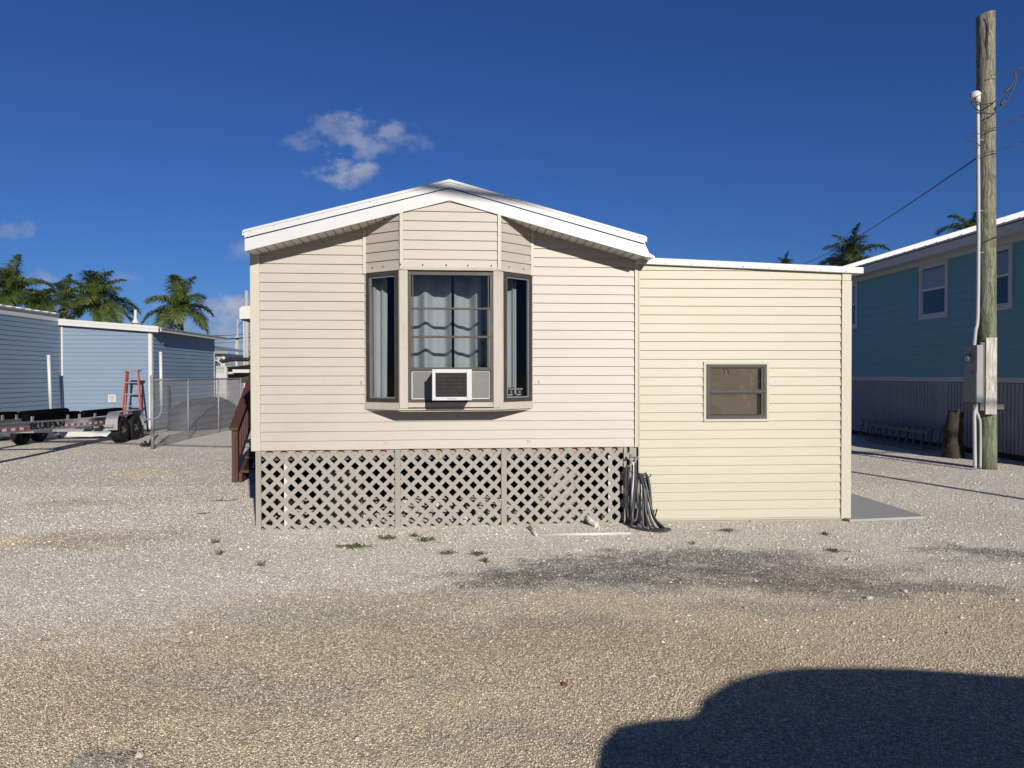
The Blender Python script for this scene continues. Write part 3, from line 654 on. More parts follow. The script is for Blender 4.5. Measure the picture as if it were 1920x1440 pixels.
# ------------------------------------------------------------------ stairs on the left side
st = empty('wooden_stairs', (-4.36, 11.35, 0), R(5.2), 'red-brown stained wooden steps and handrail beside the left wall', 'stairs')
sw_ = 1.0; rise, run = .19, .268
for k in range(5):
    MB().box(.06, sw_, k*run, k*run+.28, rise*(k+1)-.04, rise*(k+1)).build('tread', M['brown'], st, bevel=.004)
MB().box(.06, sw_, 5*run, 5*run+1.3, rise*5-.04, rise*5).build('landing', M['brown'], st)
for x in (.05, sw_-.01):
    MB().prism([(x, -.02, .0), (x, .28, .0), (x, 5*run+.1, rise*5-.25), (x, 5*run+.1, rise*5-.05), (x, 5*run, rise*5-.05), (x, -.02, .15)], (.045, 0, 0)).build('stringer', M['brown'], st)
rs = rise/run
def hz(y): return .86+rs*y
for xx in (-.02, sw_-.02):
    hr = MB(); hr.prism([(xx-.07, -.05, hz(-.05)), (xx+.07, -.05, hz(-.05)), (xx+.07, -.05, hz(-.05)+.042), (xx-.07, -.05, hz(-.05)+.042)], (0, 5*run+.13, rs*(5*run+.13)))
    hr.prism([(xx-.075, 5*run+.09, hz(5*run+.08)), (xx+.075, 5*run+.09, hz(5*run+.08)), (xx+.075, 5*run+.09, hz(5*run+.08)+.042), (xx-.075, 5*run+.09, hz(5*run+.08)+.042)], (0, 1.2, 0)); hr.build('handrail', M['brown'], st, bevel=.004)
    for y in (.0, 5*run, 5*run+1.2):
        MB().box(xx-.045, xx+.045, y, y+.09, 0, hz(min(y, 5*run+.05))-.002).build('post', M['brown'], st, bevel=.004)
    lr = MB(); lr.prism([(xx-.02, .09, hz(.09)-.13), (xx+.02, .09, hz(.09)-.13), (xx+.02, .09, hz(.09)-.04), (xx-.02, .09, hz(.09)-.04)], (0, 5*run-.09, rs*(5*run-.09)))
    lr.prism([(xx-.02, .09, hz(.09)-.72), (xx+.02, .09, hz(.09)-.72), (xx+.02, .09, hz(.09)-.63), (xx-.02, .09, hz(.09)-.63)], (0, 5*run-.09, rs*(5*run-.09))); lr.build('side_rail', M['brown'], st)
    for k in range(9):
        y = .17+k*.13; MB().box(xx-.018, xx+.018, y, y+.035, hz(y)-.66, hz(y)-.06).build('baluster', M['brown'], st)
MB().box(-.035, .0, -.03, .02, 0, .74).build('bottom_post', M['brown'], st)

# ------------------------------------------------------------------ yellow addition
OB = A.o+A.X*4.268; B = Frame((OB.x, OB.y, 0), 3.1); BW = B.pl(1594, 800)[0]
add = empty('shed_addition', B.o, B.yaw, 'pale yellow vinyl sided flat roofed addition with one small window', 'addition')
def ztop(x): return 2.945-.036*x
wx0, wx1 = B.pl(1323, 735)[0], B.pl(1436, 735)[0]; wz0, wz1 = B.pl(1380, 785)[1], B.pl(1380, 683)[1]
EB = .1012; PB = .045
sd = MB(); s0 = .012
siding(sd, (s0, 0), (wx0-.03, 0), PB, 3.1, EB, PB, [(.036, 1, ztop(s0))]); siding(sd, (wx1+.03, 0), (BW-.118, 0), PB, 3.1, EB, PB, [(.036, 1, ztop(wx1+.03))])
siding(sd, (wx0-.03, 0), (wx1+.03, 0), PB, wz0-.03, EB, PB, seams=False); siding(sd, (wx0-.03, 0), (wx1+.03, 0), wz1+.03, 3.1, EB, PB, [(.036, 1, ztop(wx0))], seams=False)
sd.build('wall', M['yellow'], add)
bk = MB(); bk.prism([(0, .005, .03), (BW-.01, .005, .03), (BW-.01, .005, ztop(BW)), (0, .005, ztop(0))], (0, .05, 0)); bk.build('wall_core', M['room'], add)
s2 = MB(); siding(s2, (BW, .03), (BW, 6.5), PB, 2.82, EB, PB); s2.build('side_wall', M['yellow'], add)
MB().box(BW-.06, BW-.005, .06, 6.5, .03, 2.8).build('side_core', M['room'], add)
cb = MB(); cb.box(BW-.117, BW, -.028, .03, .02, ztop(BW)-.09); cb.box(BW-.112, BW-.004, -.024, .026, ztop(BW)-.088, ztop(BW)+.01); build_each(cb, 'corner_trim', M['trimcream'], add, bevel=.004)
cb = MB(); cb.box(0.001, .020, -.022, .0, .03, ztop(0)); cb.box(s0, BW-.118, -.020, -.0, .022, .044); build_each(cb, 'edge_trim', M['yellow'], add)
wt = MB(); frame_bars(wt, FR, wx0-.03, wx1+.03, wz0-.03, wz1+.03, .031, -.026, .004); wt.build('window_trim', M['trimcream'], add)
win = MB(); frame_bars(win, FR, wx0, wx1, wz0, wz1, .034, -.032, -.0, [(wx0+.034, wx1-.034, (wz0+wz1)/2-.014, (wz0+wz1)/2+.012)]); win = tag(win.build('window', M['bronze'], add, bevel=.002))
f2 = MB(); zm = (wz0+wz1)/2
for a, b_ in ((wz0+.036, zm-.016), (zm+.014, wz1-.036)): frame_bars(f2, FR, wx0+.037, wx1-.055, a, b_, .009, -.020, -.006)
f2.box(wx1-.053, wx1-.036, -.022, -.003, wz0+.035, zm-.015); f2.box(wx1-.053, wx1-.036, -.022, -.003, zm+.013, wz1-.035)
f2.build('frame', M['bronze'], win)
MB().box(wx0+.04, wx1-.06, -.012, -.009, wz0+.04, wz1-.04).build('pane', M['glass2'], win)
cbd = MB(); cbd.box(wx0+.046, wx1-.11, -.006, .002, wz0+.05, zm-.03); cbd.box(wx0+.046, wx1-.10, -.006, .002, zm+.012, wz1-.045); tw = MB(); tx = wx0+.19
for dx_ in (0, .045): tw.tube([(tx+dx_, -.0075, wz1-.045), (tx+dx_+.025, -.0075, wz1-.075), (tx+dx_+.03, -.0075, wz1-.11)], .004, 5)
tw.build('dangling_strap', M['dark'], win)
cbd.build('blocking_board', M['cardboard'], win)
MB().box(wx0+.03, wx1-.03, .0025, .0045, wz0+.03, wz1-.03).build('dark_backing', M['dark'], win)
rfb = MB(); rx0, rx1 = -.03, B.pl(1620, 505, -.06)[0]
def rt(x): return 3.018-.038*x
rfb.prism([(rx0, -.055, rt(rx0)-.075), (rx1, -.055, rt(rx1)-.072), (rx1, -.055, rt(rx1)), (rx0, -.055, rt(rx0))], (0, 6.8, 0)); rfb.build('roof', M['white'], add, bevel=.004)
sh = MB()
for k in range(8):
    x = .3+k*.3; sh.lathe([(.0001, .004), (.006, .004), (.006, 0)], 6, Matrix.Translation((x, -.055, rt(x)-.055)) @ Matrix.Rotation(PI/2, 4, 'X'))
build_each(sh, 'roof_screw', M['bronze'], add)
MB().box(.0, BW+.02, -.002, .02, .0, .030).build('footing', M['concrete'], add)

# slab beside the addition
c0, c1, c2, c3 = gp(1590, 980), gp(1735, 973), gp(1597, 931), gp(1560, 931)
o = MB().prism([(c0.x+.03, c0.y+.02, .0), (c1.x, c1.y, .0), (c2.x+.05, c2.y+.03, .0), (c2.x-.9, c2.y+1.4, .0), (c0.x-.6, c2.y+1, 0)], (0, 0, .032)).build('concrete_slab', M['concrete'], bevel=.006)
tag(o, kind='structure')

# ------------------------------------------------------------------ spigot, pipe, hose
def WP(px, py, d=0.0): return A.at(px, py, -d)       # local point in front of the wall
sg = empty('garden_tap', A.o, A.yaw, 'white standpipe with brass garden tap at right end of the lattice', 'tap')
p = MB(); p.tube([WP(1186, 1003, .12), WP(1186.5, 862, .12)], .017, 12); p.tube([WP(1178, 1000, .05), WP(1178, 876, .05)], .012, 10); p.build('pipe', M['whiteplain'], sg, smooth=True)
p = MB(); p.tube([WP(1180, 858, .12), WP(1184, 856, .125), WP(1190, 858, .14), WP(1191, 864, .17)], .012, 10); p.tube([WP(1184, 858, .12), WP(1184, 852, .12)], .02, 10); p.build('tap_body', M['galv'], sg, smooth=True)
hw_ = WP(1194, 859, .17); p = MB()
for k in range(12): a = k*PI/6; a2 = a+PI/6; p.tube([hw_+Vector((math.cos(a), 0, math.sin(a)))*.021, hw_+Vector((math.cos(a2), 0, math.sin(a2)))*.021], .004, 6)
for k in range(3): a = k*PI/3; e = Vector((math.cos(a), 0, math.sin(a)))*.02; p.tube([hw_-e, hw_+e], .003, 6)
p.build('handle', M['galv'], sg)
p = MB(); p.box(*[WP(1187, 990, .1).x-.0, WP(1187, 990, .1).x+.035], -.155, -.135, 0, .19); p.build('stake', M['oldwood'], sg)
for py in (885, 933): p = MB(); c = WP(1183, py, .1); p.box(c.x-.035, c.x+.03, -.140, -.05, c.z-.003, c.z+.003); p.build('strap', M['galv'], sg)
hs = MB()
def hose(pts, d, r=.0138): hs.tube([Vector((p_.x, p_.y, max(p_.z, r+.004))) for p_ in smooth_path([WP(x, y, dd) for (x, y), dd in zip(pts, d)], 8)], r, 8)
loops = [
 ([(1192, 868), (1191, 900), (1187, 950), (1186, 972), (1192, 975), (1196, 950), (1194, 905), (1199, 892), (1206, 915), (1205, 960), (1207, 1000), (1213, 1008)], [.17, .17, .18, .2, .2, .16, .12, .14, .2, .24, .3, .34]),
 ([(1194, 893), (1200, 890), (1208, 920), (1211, 960), (1217, 985), (1232, 1003), (1246, 1003), (1251, 998), (1243, 988), (1228, 972), (1218, 940), (1210, 905), (1203, 890), (1197, 893)], [.1, .14, .22, .26, .32, .38, .42, .4, .34, .26, .2, .16, .12, .1]),
 ([(1204, 893), (1211, 889), (1217, 905), (1220, 935), (1222, 960), (1230, 978), (1244, 995), (1256, 1000), (1250, 1004), (1236, 998), (1222, 980), (1214, 950), (1210, 915)], [.1, .12, .16, .18, .2, .26, .32, .36, .38, .36, .3, .24, .18]),
 ([(1202, 895), (1198, 925), (1201, 965), (1203, 990), (1206, 1005), (1203, 1006), (1199, 985), (1196, 945), (1192, 915), (1195, 893)], [.1, .14, .2, .26, .3, .32, .28, .2, .16, .12]),
 ([(1195, 892), (1203, 891), (1212, 893), (1214, 925), (1212, 960), (1213, 985), (1211, 988), (1208, 960), (1209, 920), (1207, 895)], [.1, .12, .12, .14, .16, .18, .2, .18, .16, .12]),
 ([(1174, 878), (1173, 920), (1175, 970), (1177, 998), (1182, 1003), (1184, 980), (1182, 940), (1178, 890), (1180, 878), (1176, 874), (1174, 880)], [.08]*11),
 ([(1186, 975), (1183, 990), (1186, 1001), (1195, 1007), (1215, 1005), (1240, 1006)], [.2, .2, .25, .3, .38, .44]),
 ([(1178, 930), (1180, 965), (1179, 995), (1184, 1004)], [.1, .12, .14, .2])]
del loops[3]
for pts, d in loops: hose(pts, [x*1.25 for x in d])
tag(hs.build('garden_hose', M['hose'], None, smooth=True), 'dark grey garden hose hung in loops beside the tap', 'hose'); o = bpy.data.objects['garden_hose']; o.location = A.o; o.rotation_euler = (0, 0, A.yaw)
hk = MB()
hk.tube(smooth_path([WP(1190, 896, .03), WP(1200, 897, .06), WP(1210, 897, .08), WP(1219, 893, .10), WP(1220, 889, .1)]), .006, 6); hk.tube([WP(1211.5, 893, .09), WP(1211.5, 884, .09)], .004, 6)
hk.tube(smooth_path([WP(1227, 972, .03), WP(1229, 966, .05), WP(1231, 958, .07), WP(1232, 954, .07)]), .008, 6)
o = hk.build('hose_hanger', M['black']); o.location = A.o; o.rotation_euler = (0, 0, A.yaw); tag(o, 'dark bent metal hanger that carries the hose loops', 'hanger')
pp = MB(); a, b_, c_ = gp(1001, 1003, .015), gp(1010, 1003, .015), gp(1182, 1000, .015); pp.tube([b_, c_], .016, 10); pp.tube([gp(993, 988, .02), gp(1006, 1004, .015)], .018, 10)
tag(pp.build('ground_pipe', M['whiteplain'], smooth=True), 'white PVC pipe with elbow lying on gravel before the lattice', 'pipe')
dp = MB(); a = gp(1102, 1000, .06); d0 = gp(1108, 978, .06)
pth = smooth_path([A.o+A.X*p_.x+A.Y*p_.y+Vector((0, 0, z_)) for p_, z_ in ((WP(1119, 985, .20), .028), (WP(1112, 980, .14), .035), (WP(1105, 970, .07), .06), (WP(1101, 965, -.1), .07))], 10)
dp.tube(pth, [.030+.0035*math.sin(i*2.4) for i in range(len(pth))], 14); tag(dp.build('drain_pipe', M['whiteplain'], smooth=False), 'ribbed white drain hose coming out under the lattice', 'drain pipe')

# ------------------------------------------------------------------ teal house on the right
TX = Vector((9.875, 12.0, 0)); Tm = Frame(TX, 1.9)   # local Y runs along the wall away from the camera
th_ = empty('teal_house', Tm.o, Tm.yaw, 'teal board sided raised house with white trim standing at the right', 'house')
TL = 21
tz0, tz1 = 1.62, 4.36
wins = []
for pxs, pys in (((1725, 1779), (491, 598)), ((1858, 1900), (466, 580)), ((1572, 1609), (531, 612))):
    ya, _ = Tm.xl(pxs[1], 600); yb, _ = Tm.xl(pxs[0], 600); zc = []
    zt_ = Tm.xl(pxs[0], pys[0])[1]; zb_ = Tm.xl(pxs[0], pys[1])[1]; wins.append((ya, yb, zb_, zt_))
wins = [(min(a, b_), max(a, b_), c_, d_) for a, b_, c_, d_ in wins]
ws = sorted(wins); wz0_, wz1_ = min(q[2] for q in ws), max(q[3] for q in ws)
wz0_, wz1_ = 2.97, 4.25
edges = []; prev = TL
mb = MB(); ET = .185
def side(ya, yb, z0, z1): siding(mb, (0, yb), (0, ya), z0, z1, ET, tz0, lip=.014, seams=False)
side(0, TL, tz0, wz0_); side(0, TL, wz1_, tz1)
cuts = [0]+[v_ for q in ws for v_ in (q[0], q[1])]+[TL]
for k in range(0, len(cuts), 2): side(cuts[k], cuts[k+1], wz0_, wz1_)
siding(mb, (0, 0), (8, 0), tz0, tz1, ET, tz0, seams=False)
mb.build('wall', M['teal'], th_)
MB().box(.01, 7.9, .01, TL, tz0, tz1).build('wall_core', M['room'], th_)
MB().box(-.03, -.001, 0, TL, tz0-.10, tz0-.002).build('band_board', M['tealtrim'], th_)
for (ya, yb, _, _) in ws:
    fm = MB(); t_ = .10
    for (a, b_, c_, d_) in ((ya, yb, wz0_, wz0_+t_), (ya, yb, wz1_-t_, wz1_), (ya, ya+t_, wz0_+t_, wz1_-t_), (yb-t_, yb, wz0_+t_, wz1_-t_)): fm.box(-.035, 0, a, b_, c_, d_)
    zm_ = (wz0_+wz1_)/2+.05; wn = fm.build('window', M['tealtrim'], th_)
    f2 = MB(); f2.box(-.02, -.002, ya+t_, yb-t_, zm_-.03, zm_+.02); f2.box(-.015, -.002, ya+t_, ya+t_+.03, wz0_+t_, wz1_-t_); f2.box(-.015, -.002, yb-t_-.03, yb-t_, wz0_+t_, wz1_-t_); f2.box(-.015, -.002, ya+t_, yb-t_, wz0_+t_, wz0_+t_+.03); f2.build('sash', M['whiteplain'], wn)
    MB().box(-.009, -.006, ya+t_, yb-t_, wz0_+t_, wz1_-t_).build('pane', M['glass'], wn)
    bl = MB(); bl.box(-.003, .006, ya+t_+.04, yb-t_-.04, zm_+.02, wz1_-t_-.03); bl.build('blind', M['whiteplain'], wn)
    MB().box(-.002, .008, ya+t_+.03, yb-t_-.03, wz0_+t_+.03, zm_-.03).build('dark_interior', M['dark'], wn)
sk = MB(); k = 0; y = 0.0
rg = random.Random(2)
while y < TL:
    wd_s = .085
    if int(y/4.1) != int((y+.1)/4.1): wd_s = .42
    sk.box(-.012, .006, y, y+wd_s, .12, tz0-.11); y += wd_s+.022
M['slat'] = mat('grey_slat', (.30, .30, .31), .7, (.24, .24, .25), 3)
sk.build('skirt_slats', M['slat'], th_); MB().box(.02, .05, 0, TL, 0, tz0-.1).build('skirt_backing', M['dark'], th_)
ef = MB(); ef.box(-.36, 0, -.3, TL+.3, tz1, tz1+.02); ef.build('soffit', M['tealtrim'], th_)
ef = MB(); ef.box(-.025, -.001, 0, TL, tz1-.10, tz1-.001); ef.box(-.385, -.362, -.3, TL+.3, tz1-.01, tz1+.17); ef.build('fascia', M['tealtrim'], th_)
ef = MB(); ef.prism([(-.44, -.3, tz1+.175), (4.0, -.3, tz1+1.62), (4.0, -.3, tz1+1.66), (-.44, -.3, tz1+.215)], (0, TL+.6, 0)); ef.prism([(8.3, -.3, tz1+.175), (4.0, -.3, tz1+1.62), (4.0, -.3, tz1+1.66), (8.3, -.3, tz1+.215)], (0, TL+.6, 0))
for k in range(60): y = -.3+k*.41; ef.prism([(-.445, y, tz1+.212), (4.0, y, tz1+1.658), (4.0, y, tz1+1.68), (-.445, y, tz1+.234)], (0, .03, 0))
ef.build('roof', M['white'], th_)
gb = MB(); gb.prism([(0, 0, tz1), (8, 0, tz1), (4, 0, tz1+1.6)], (0, .1, 0)); gb.build('gable', M['teal'], th_)

# ladder lying on its side against the skirt
M['dulllad'] = mat('dull_aluminium', (.11, .11, .115), .6)
def ladder_long(x, ya, yb, z0, z1, lab, nr=13):
    la = empty('extension_ladder', (x, ya, 0), R(1.9), lab, 'ladder')
    L = yb-ya
    for z in (z0, z1): MB().box(-.03+(.1 if z == z1 else 0), .0+(.1 if z == z1 else 0), 0, L, z-.035, z+.035).build('rail', M['dulllad'], la)
    for k in range(nr):
        y = .15+k*(L-.3)/(nr-1); MB().tube([(-.015, y, z0), (.085, y+.02, z1)], .016, 8).build('rung', M['dulllad'], la, smooth=True)
ladder_long(9.22, 15.1, 18.9, .08, .50, 'aluminium ladder lying on its long edge against the slatted skirt of the teal house')
ladder_long(8.95, 15.6, 18.0, .06, .42, 'shorter aluminium ladder in front of the longer one by the slatted skirt', 8)

# ------------------------------------------------------------------ utility pole
up = empty('utility_pole', (8.519, 12.9, 0), 0, 'thick weathered green-grey wooden utility pole with meter box', 'utility pole')
pb = MB(); ps = []; rr = []
for k in range(17): z = -.1+k*8.2/16; ps.append((-.0755*z/8.08, 0, z)); rr.append(.157-.011*z/8.08)
i0 = 0; pb.tube(ps, rr, 28); 
i0 = 16*28
for j in range(28):                                   # slanting sawn top
    x, y, z = pb.v[i0+j]; pb.v[i0+j] = (x, y, z+.035*(x+.0755)/.15-.01)
pb.build('shaft', M['pole'], up, smooth=True)
o = pb = MB(); 
def UP(px, py, Y=12.72): return at(px, py, Y)-Vector((8.519, 12.9, 0))
crk = MB(); crk.tube(smooth_path([UP(1850, 30, 12.745), UP(1853, 50, 12.745), UP(1852, 80, 12.745), UP(1854, 112, 12.745)]), [.006]*6+[.009]*12+[.006]*6+[.001], 5); crk.build('crack', M['dark'], up)
md = MB(); md.tube(smooth_path([UP(1833, 180), UP(1834, 300), UP(1834.5, 450), UP(1833, 590), UP(1829, 620), UP(1826, 652, 12.75)]), .031, 14); md.build('mast_conduit', M['pvc'], up, smooth=True)
wh = MB(); c_ = UP(1828, 178); 
wh.lathe([(.001, .085), (.05, .078), (.085, .05), (.10, .01), (.098, -.02)], 16, Matrix.Translation(c_+Vector((0, 0, -.02))) @ Matrix.Rotation(-.5, 4, 'Y')); wh.tube([c_+Vector((.045, 0, .0)), c_+Vector((.045, 0, -.14))], .05, 12); wh.build('weatherhead', M['whiteplain'], up, smooth=True)
for py in (262, 395, 473): c_ = UP(1835, py); q = MB(); q.tube([c_+Vector((-.045, -.01, 0)), c_+Vector((.1, .02, 0))], .012, 6); q.build('strap', M['galv'], up)
mx = MB(); mx.box(8.135-8.519, 8.245-8.519, 12.60-12.9, 12.97-12.9, 1.19, 2.20); mx.build('meter_box', M['meterbox'], up, bevel=.006)
mx = MB(); mx.box(8.13-8.519, 8.1345-8.519, 12.61-12.9, 12.96-12.9, 1.2, 1.72); mx.box(8.105-8.519, 8.129-8.519, 12.70-12.9, 12.74-12.9, 1.70, 1.73); mx.build('cover_plate', M['meterbox'], up)
mm = MB(); mm.lathe([(.001, .10), (.05, .095), (.078, .06), (.082, 0)], 20, Matrix.Translation((8.13-8.519, 12.80-12.9, 1.97)) @ Matrix.Rotation(-PI/2, 4, 'Y')); mm.build('meter_dome', M['glass2'], up, smooth=True)
mm = MB(); mm.lathe([(.001, .06), (.055, .055), (.06, 0)], 20, Matrix.Translation((8.13-8.519, 12.80-12.9, 1.97)) @ Matrix.Rotation(-PI/2, 4, 'Y')); mm.build('meter', M['whiteplain'], up, smooth=True)
bd = MB(); bd.box(8.25-8.519, 8.34-8.519, 12.68-12.9, 12.72-12.9, 1.05, 2.25); bd.box(8.25-8.519, 8.28-8.519, 12.725-12.9, 13.1-12.9, 1.08, 2.2); bd.box(8.14-8.519, 8.22-8.519, 12.7-12.9, 12.9-12.9, 1.07, 1.185); bd.build('backing_board', M['oldwood'], up)
bd = MB(); bd.box(8.33-8.519, 8.525-8.519, 12.655-12.9, 12.69-12.9, .98, 2.33); bd.build('painted_board', M['whitewood'], up, bevel=.004)
bd = MB(); bd.box(-.17, .155, -.215, -.19, 1.07, 1.16); bd.build('dark_gap', M['oldwood'], up)
for pts, r_ in (([(1831, 762), (1827, 775), (1827, 800), (1828, 878)], .030), ([(1832, 752), (1831, 770), (1835, 782), (1838, 800), (1838, 878)], .022)):
    q = MB(); q.tube(smooth_path([UP(x, y, 12.7) for x, y in pts]), r_, 12); q.build('lower_conduit', M['pvc'], up, smooth=True)
wr = MB()
def wire(mb, pts, r, Y=12.66):
    mb.tube(smooth_path([UP(x, y, Y if len(q_) == 0 else q_[0]) for x, y, *q_ in pts]), r, 6)
wire(wr, [(1821, 176), (1823, 188), (1832, 192), (1846, 195), (1864, 191), (1880, 178), (1895, 162), (1902, 148), (1905, 135), (1920, 127), (1990, 96, 12.5)], .011)
wire(wr, [(1820, 178), (1824, 195), (1836, 208), (1855, 213), (1868, 210), (1881, 197), (1893, 180), (1903, 158), (1906, 137)], .011)
wire(wr, [(1876, 197), (1880, 192), (1884, 189)], .022); wire(wr, [(1885, 173), (1890, 168), (1894, 164)], .022)
wire(wr, [(1857, 145, 12.72), (1862, 140), (1890, 137), (1905, 131), (1920, 125)], .007)
wire(wr, [(1844, 246), (1880, 234), (1920, 217), (2000, 185, 12.3)], .009); wire(wr, [(1845, 287), (1880, 279), (1920, 265), (2000, 240, 12.3)], .008)
wire(wr, [(1836, 251), (1822, 249), (1812, 251), (1811, 258), (1820, 264), (1832, 268), (1838, 275)], .006); wire(wr, [(1836, 273), (1824, 271), (1816, 279), (1817, 289), (1828, 293), (1837, 291)], .005); wire(wr, [(1842, 277), (1850, 276), (1854, 283), (1846, 289), (1838, 295)], .006)
wire(wr, [(1840, 262, 12.72), (1844, 300, 12.7), (1842, 360, 12.7), (1846, 400, 12.7), (1843, 450, 12.68), (1841, 470)], .005); wire(wr, [(1846, 452), (1880, 438), (1920, 418), (1990, 385, 12.3)], .007)
wire(wr, [(1838, 600, 12.7), (1842, 560, 12.7), (1840, 480, 12.7)], .006)
wr.build('wiring', M['cable'], up, smooth=True)
w2 = MB(); pa = at(1838, 292, 12.7); pb_ = at(1500, 498, 34); path = [pa.lerp(pb_, k/20)+Vector((0, 0, -.5*math.sin(PI*k/20)*.4)) for k in range(21)]; w2.tube(path, .012, 6)
tag(w2.build('service_wire', M['cable'], smooth=True), 'single thin dark wire sloping from pole down behind yellow addition', 'wire')
# overhead line above the yard (it throws the soft shadows on roof ridge and gravel)
oh = MB(); pts = [Vector((x, -1.60-.18*(x-2.8), 7.5+.0035*(x-3)**2)) for x in [-24+1.5*k for k in range(36)]]
oh.tube(pts, .05, 8); tag(oh.build('overhead_cable', M['cable'], smooth=True), 'overhead cable bundle crossing above the yard, seen as soft shadows', 'cable')
# slim mast right of the frame that throws the long thin shadow
o = MB().tube([(8.35, 5.85, 0), (8.35, 5.85, 4.6)], .065, 12).build('flag_mast', M['galv'], smooth=True); tag(o, 'slim mast beyond right edge that casts the long thin shadow across gravel', 'mast')

# stump
sp_b = gp(1808, 862); stp = MB(); n = 18
for k in range(9):
    z = k*.115
    for j in range(n):
        a = 2*PI*j/n; r_ = (.18-.05*z+(.03 if k in (2, 5) else 0))*(1+.8*noise.noise(Vector((math.cos(a)*1.5, math.sin(a)*1.5, z*1.2)))); zz2 = z+(.14*noise.noise(Vector((math.cos(a)*3, math.sin(a)*3, 4))) if k == 8 else 0)
        stp.v.append((math.cos(a)*r_+.05*z, math.sin(a)*r_, zz2))
for k in range(8):
    for j in range(n): stp.f.append((k*n+j, k*n+(j+1) % n, (k+1)*n+(j+1) % n, (k+1)*n+j))
stp.f.append(tuple(8*n+j for j in range(n)))
M['stump'] = mat('shaded_stump', (.018, .016, .013), .95, (.05, .042, .034), 5, .8, (6, 6, .6), .02, 14)  # near-black wood colour carries the shade around the stump, not burning
o = stp.build('tree_stump', M['stump'], smooth=True, loc=(sp_b.x, sp_b.y+.35, 0)); tag(o, 'dark ragged tree stump in shade left of the utility pole', 'stump')

# ------------------------------------------------------------------ blue house at the left
H = Frame((-10.8, 21.6, 0), 3.4)
bh = empty('blue_house', H.o, H.yaw, 'slate blue vinyl sided mobile home with white trim and grey metal roof', 'mobile home')
e5 = .127
BWd = 2.62
def zb5(x): return 3.12-.074*x       # rake bottom, x<=0
mb = MB(); siding(mb, (-BWd, 0), (0, 0), .1, 3.6, e5, .1, [(.074, 1, 3.12+.074*BWd)], seams=False); mb.build('front_wall', M['blue'], bh)
mb = MB(); siding(mb, (0, 0), (0, 5.3), .1, 3.05, e5, .1, seams=False)
siding(mb, (-BWd-.0, -14), (-BWd, -.0), .1, 3.34, e5, .1, seams=False); mb.build('side_wall', M['blue'], bh)
cm = MB(); cm.box(-BWd, -.01, .01, 5.3, .05, 3.0); cm.box(-BWd-5, -BWd-.01, -14, 5.3, .05, 3.3); cm.build('wall_core', M['room'], bh)
ct = MB(); ct.box(-.09, .012, -.03, -.001, .1, 3.12); ct.box(.001, .014, -.001, .08, .1, 3.05); ct.box(-BWd-.012, -BWd+.055, -.03, -.001, .1, 3.3); ct.box(.001, .02, 5.24, 5.31, .1, 3.02); build_each(ct, 'corner_trim', M['whiteplain'], bh)
ft = MB()
def rk(x): return 3.375-.078*(x+BWd)
ft.prism([(-BWd-.05, -.16, rk(-BWd)-.005), (.26, -.16, rk(.26)), (.26, -.16, rk(.26)-.17), (-BWd-.05, -.16, rk(-BWd)-.18)], (0, .03, 0)); ft.prism([(-BWd-.05, -.17, rk(-BWd)+.005), (.27, -.17, rk(.27)+.01), (.27, -.17, rk(.27)-.075), (-BWd-.05, -.17, rk(-BWd)-.085)], (0, .01, 0))
ft.box(-BWd-.02, -BWd+.015, -14, -.17, 3.30, 3.48); ft.build('fascia', M['whiteplain'], bh)
ro = MB(); ro.prism([(-BWd-.05, -.13, rk(-BWd)+.0), (.36, -.13, rk(.36)-.02), (.36, -.13, rk(.36)-.06), (-BWd-.05, -.13, rk(-BWd)-.05)], (0, 5.7, 0))
ro.prism([(-BWd+.06, -14, 3.50), (-BWd-5, -14, 4.0), (-BWd-5, -14, 3.96), (-BWd+.06, -14, 3.46)], (0, 13.8, 0)); ro.build('roof', M['roofgrey'], bh)
rr_ = MB()
for k in range(34): y = -13.9+k*.41; rr_.prism([(-BWd+.07, y, 3.505), (-BWd-5, y, 4.005), (-BWd-5, y, 4.035), (-BWd+.07, y, 3.535)], (0, .18, 0))
rr_.build('roof_rib', M['whiteplain'], bh)
ge = MB(); ge.box(.30, .335, -.13, 5.6, rk(.36)-.14, rk(.36)-.062); ge.build('gutter', M['whiteplain'], bh)
sf = MB(); sf.prism([(-BWd, -.13, zb5(-BWd)+.02), (.3, -.13, zb5(.3)), (.3, -.13, zb5(.3)+.01), (-BWd, -.13, zb5(-BWd)+.03)], (0, .13, 0)); sf.box(.002, .3, 0, 5.5, 3.03, 3.045); sf.build('soffit', M['soffit'], bh)
vx, vz = H.pl(211, 747); vn = MB(); frame_bars(vn, FR, vx-.11, vx+.11, vz-.11, vz+.11, .03, -.035, -.015); 
for k in range(5): vn.box(vx-.08, vx+.08, -.03, -.012, vz-.075+k*.033, vz-.055+k*.033)
vn.build('vent', M['whiteplain'], bh)
vpx, vpz = H.pl(254, 600, 1.5); vt = MB(); vt.tube([(vpx, 1.5, 3.0), (vpx, 1.5, H.pl(254, 581, 1.5)[1])], .045, 12); vt.lathe([(.12, 0), (.05, .14)], 12, Matrix.Translation((vpx, 1.5, H.pl(254, 603, 1.5)[1]-.05))); vt.build('vent_pipe', M['whiteplain'], bh, smooth=True)

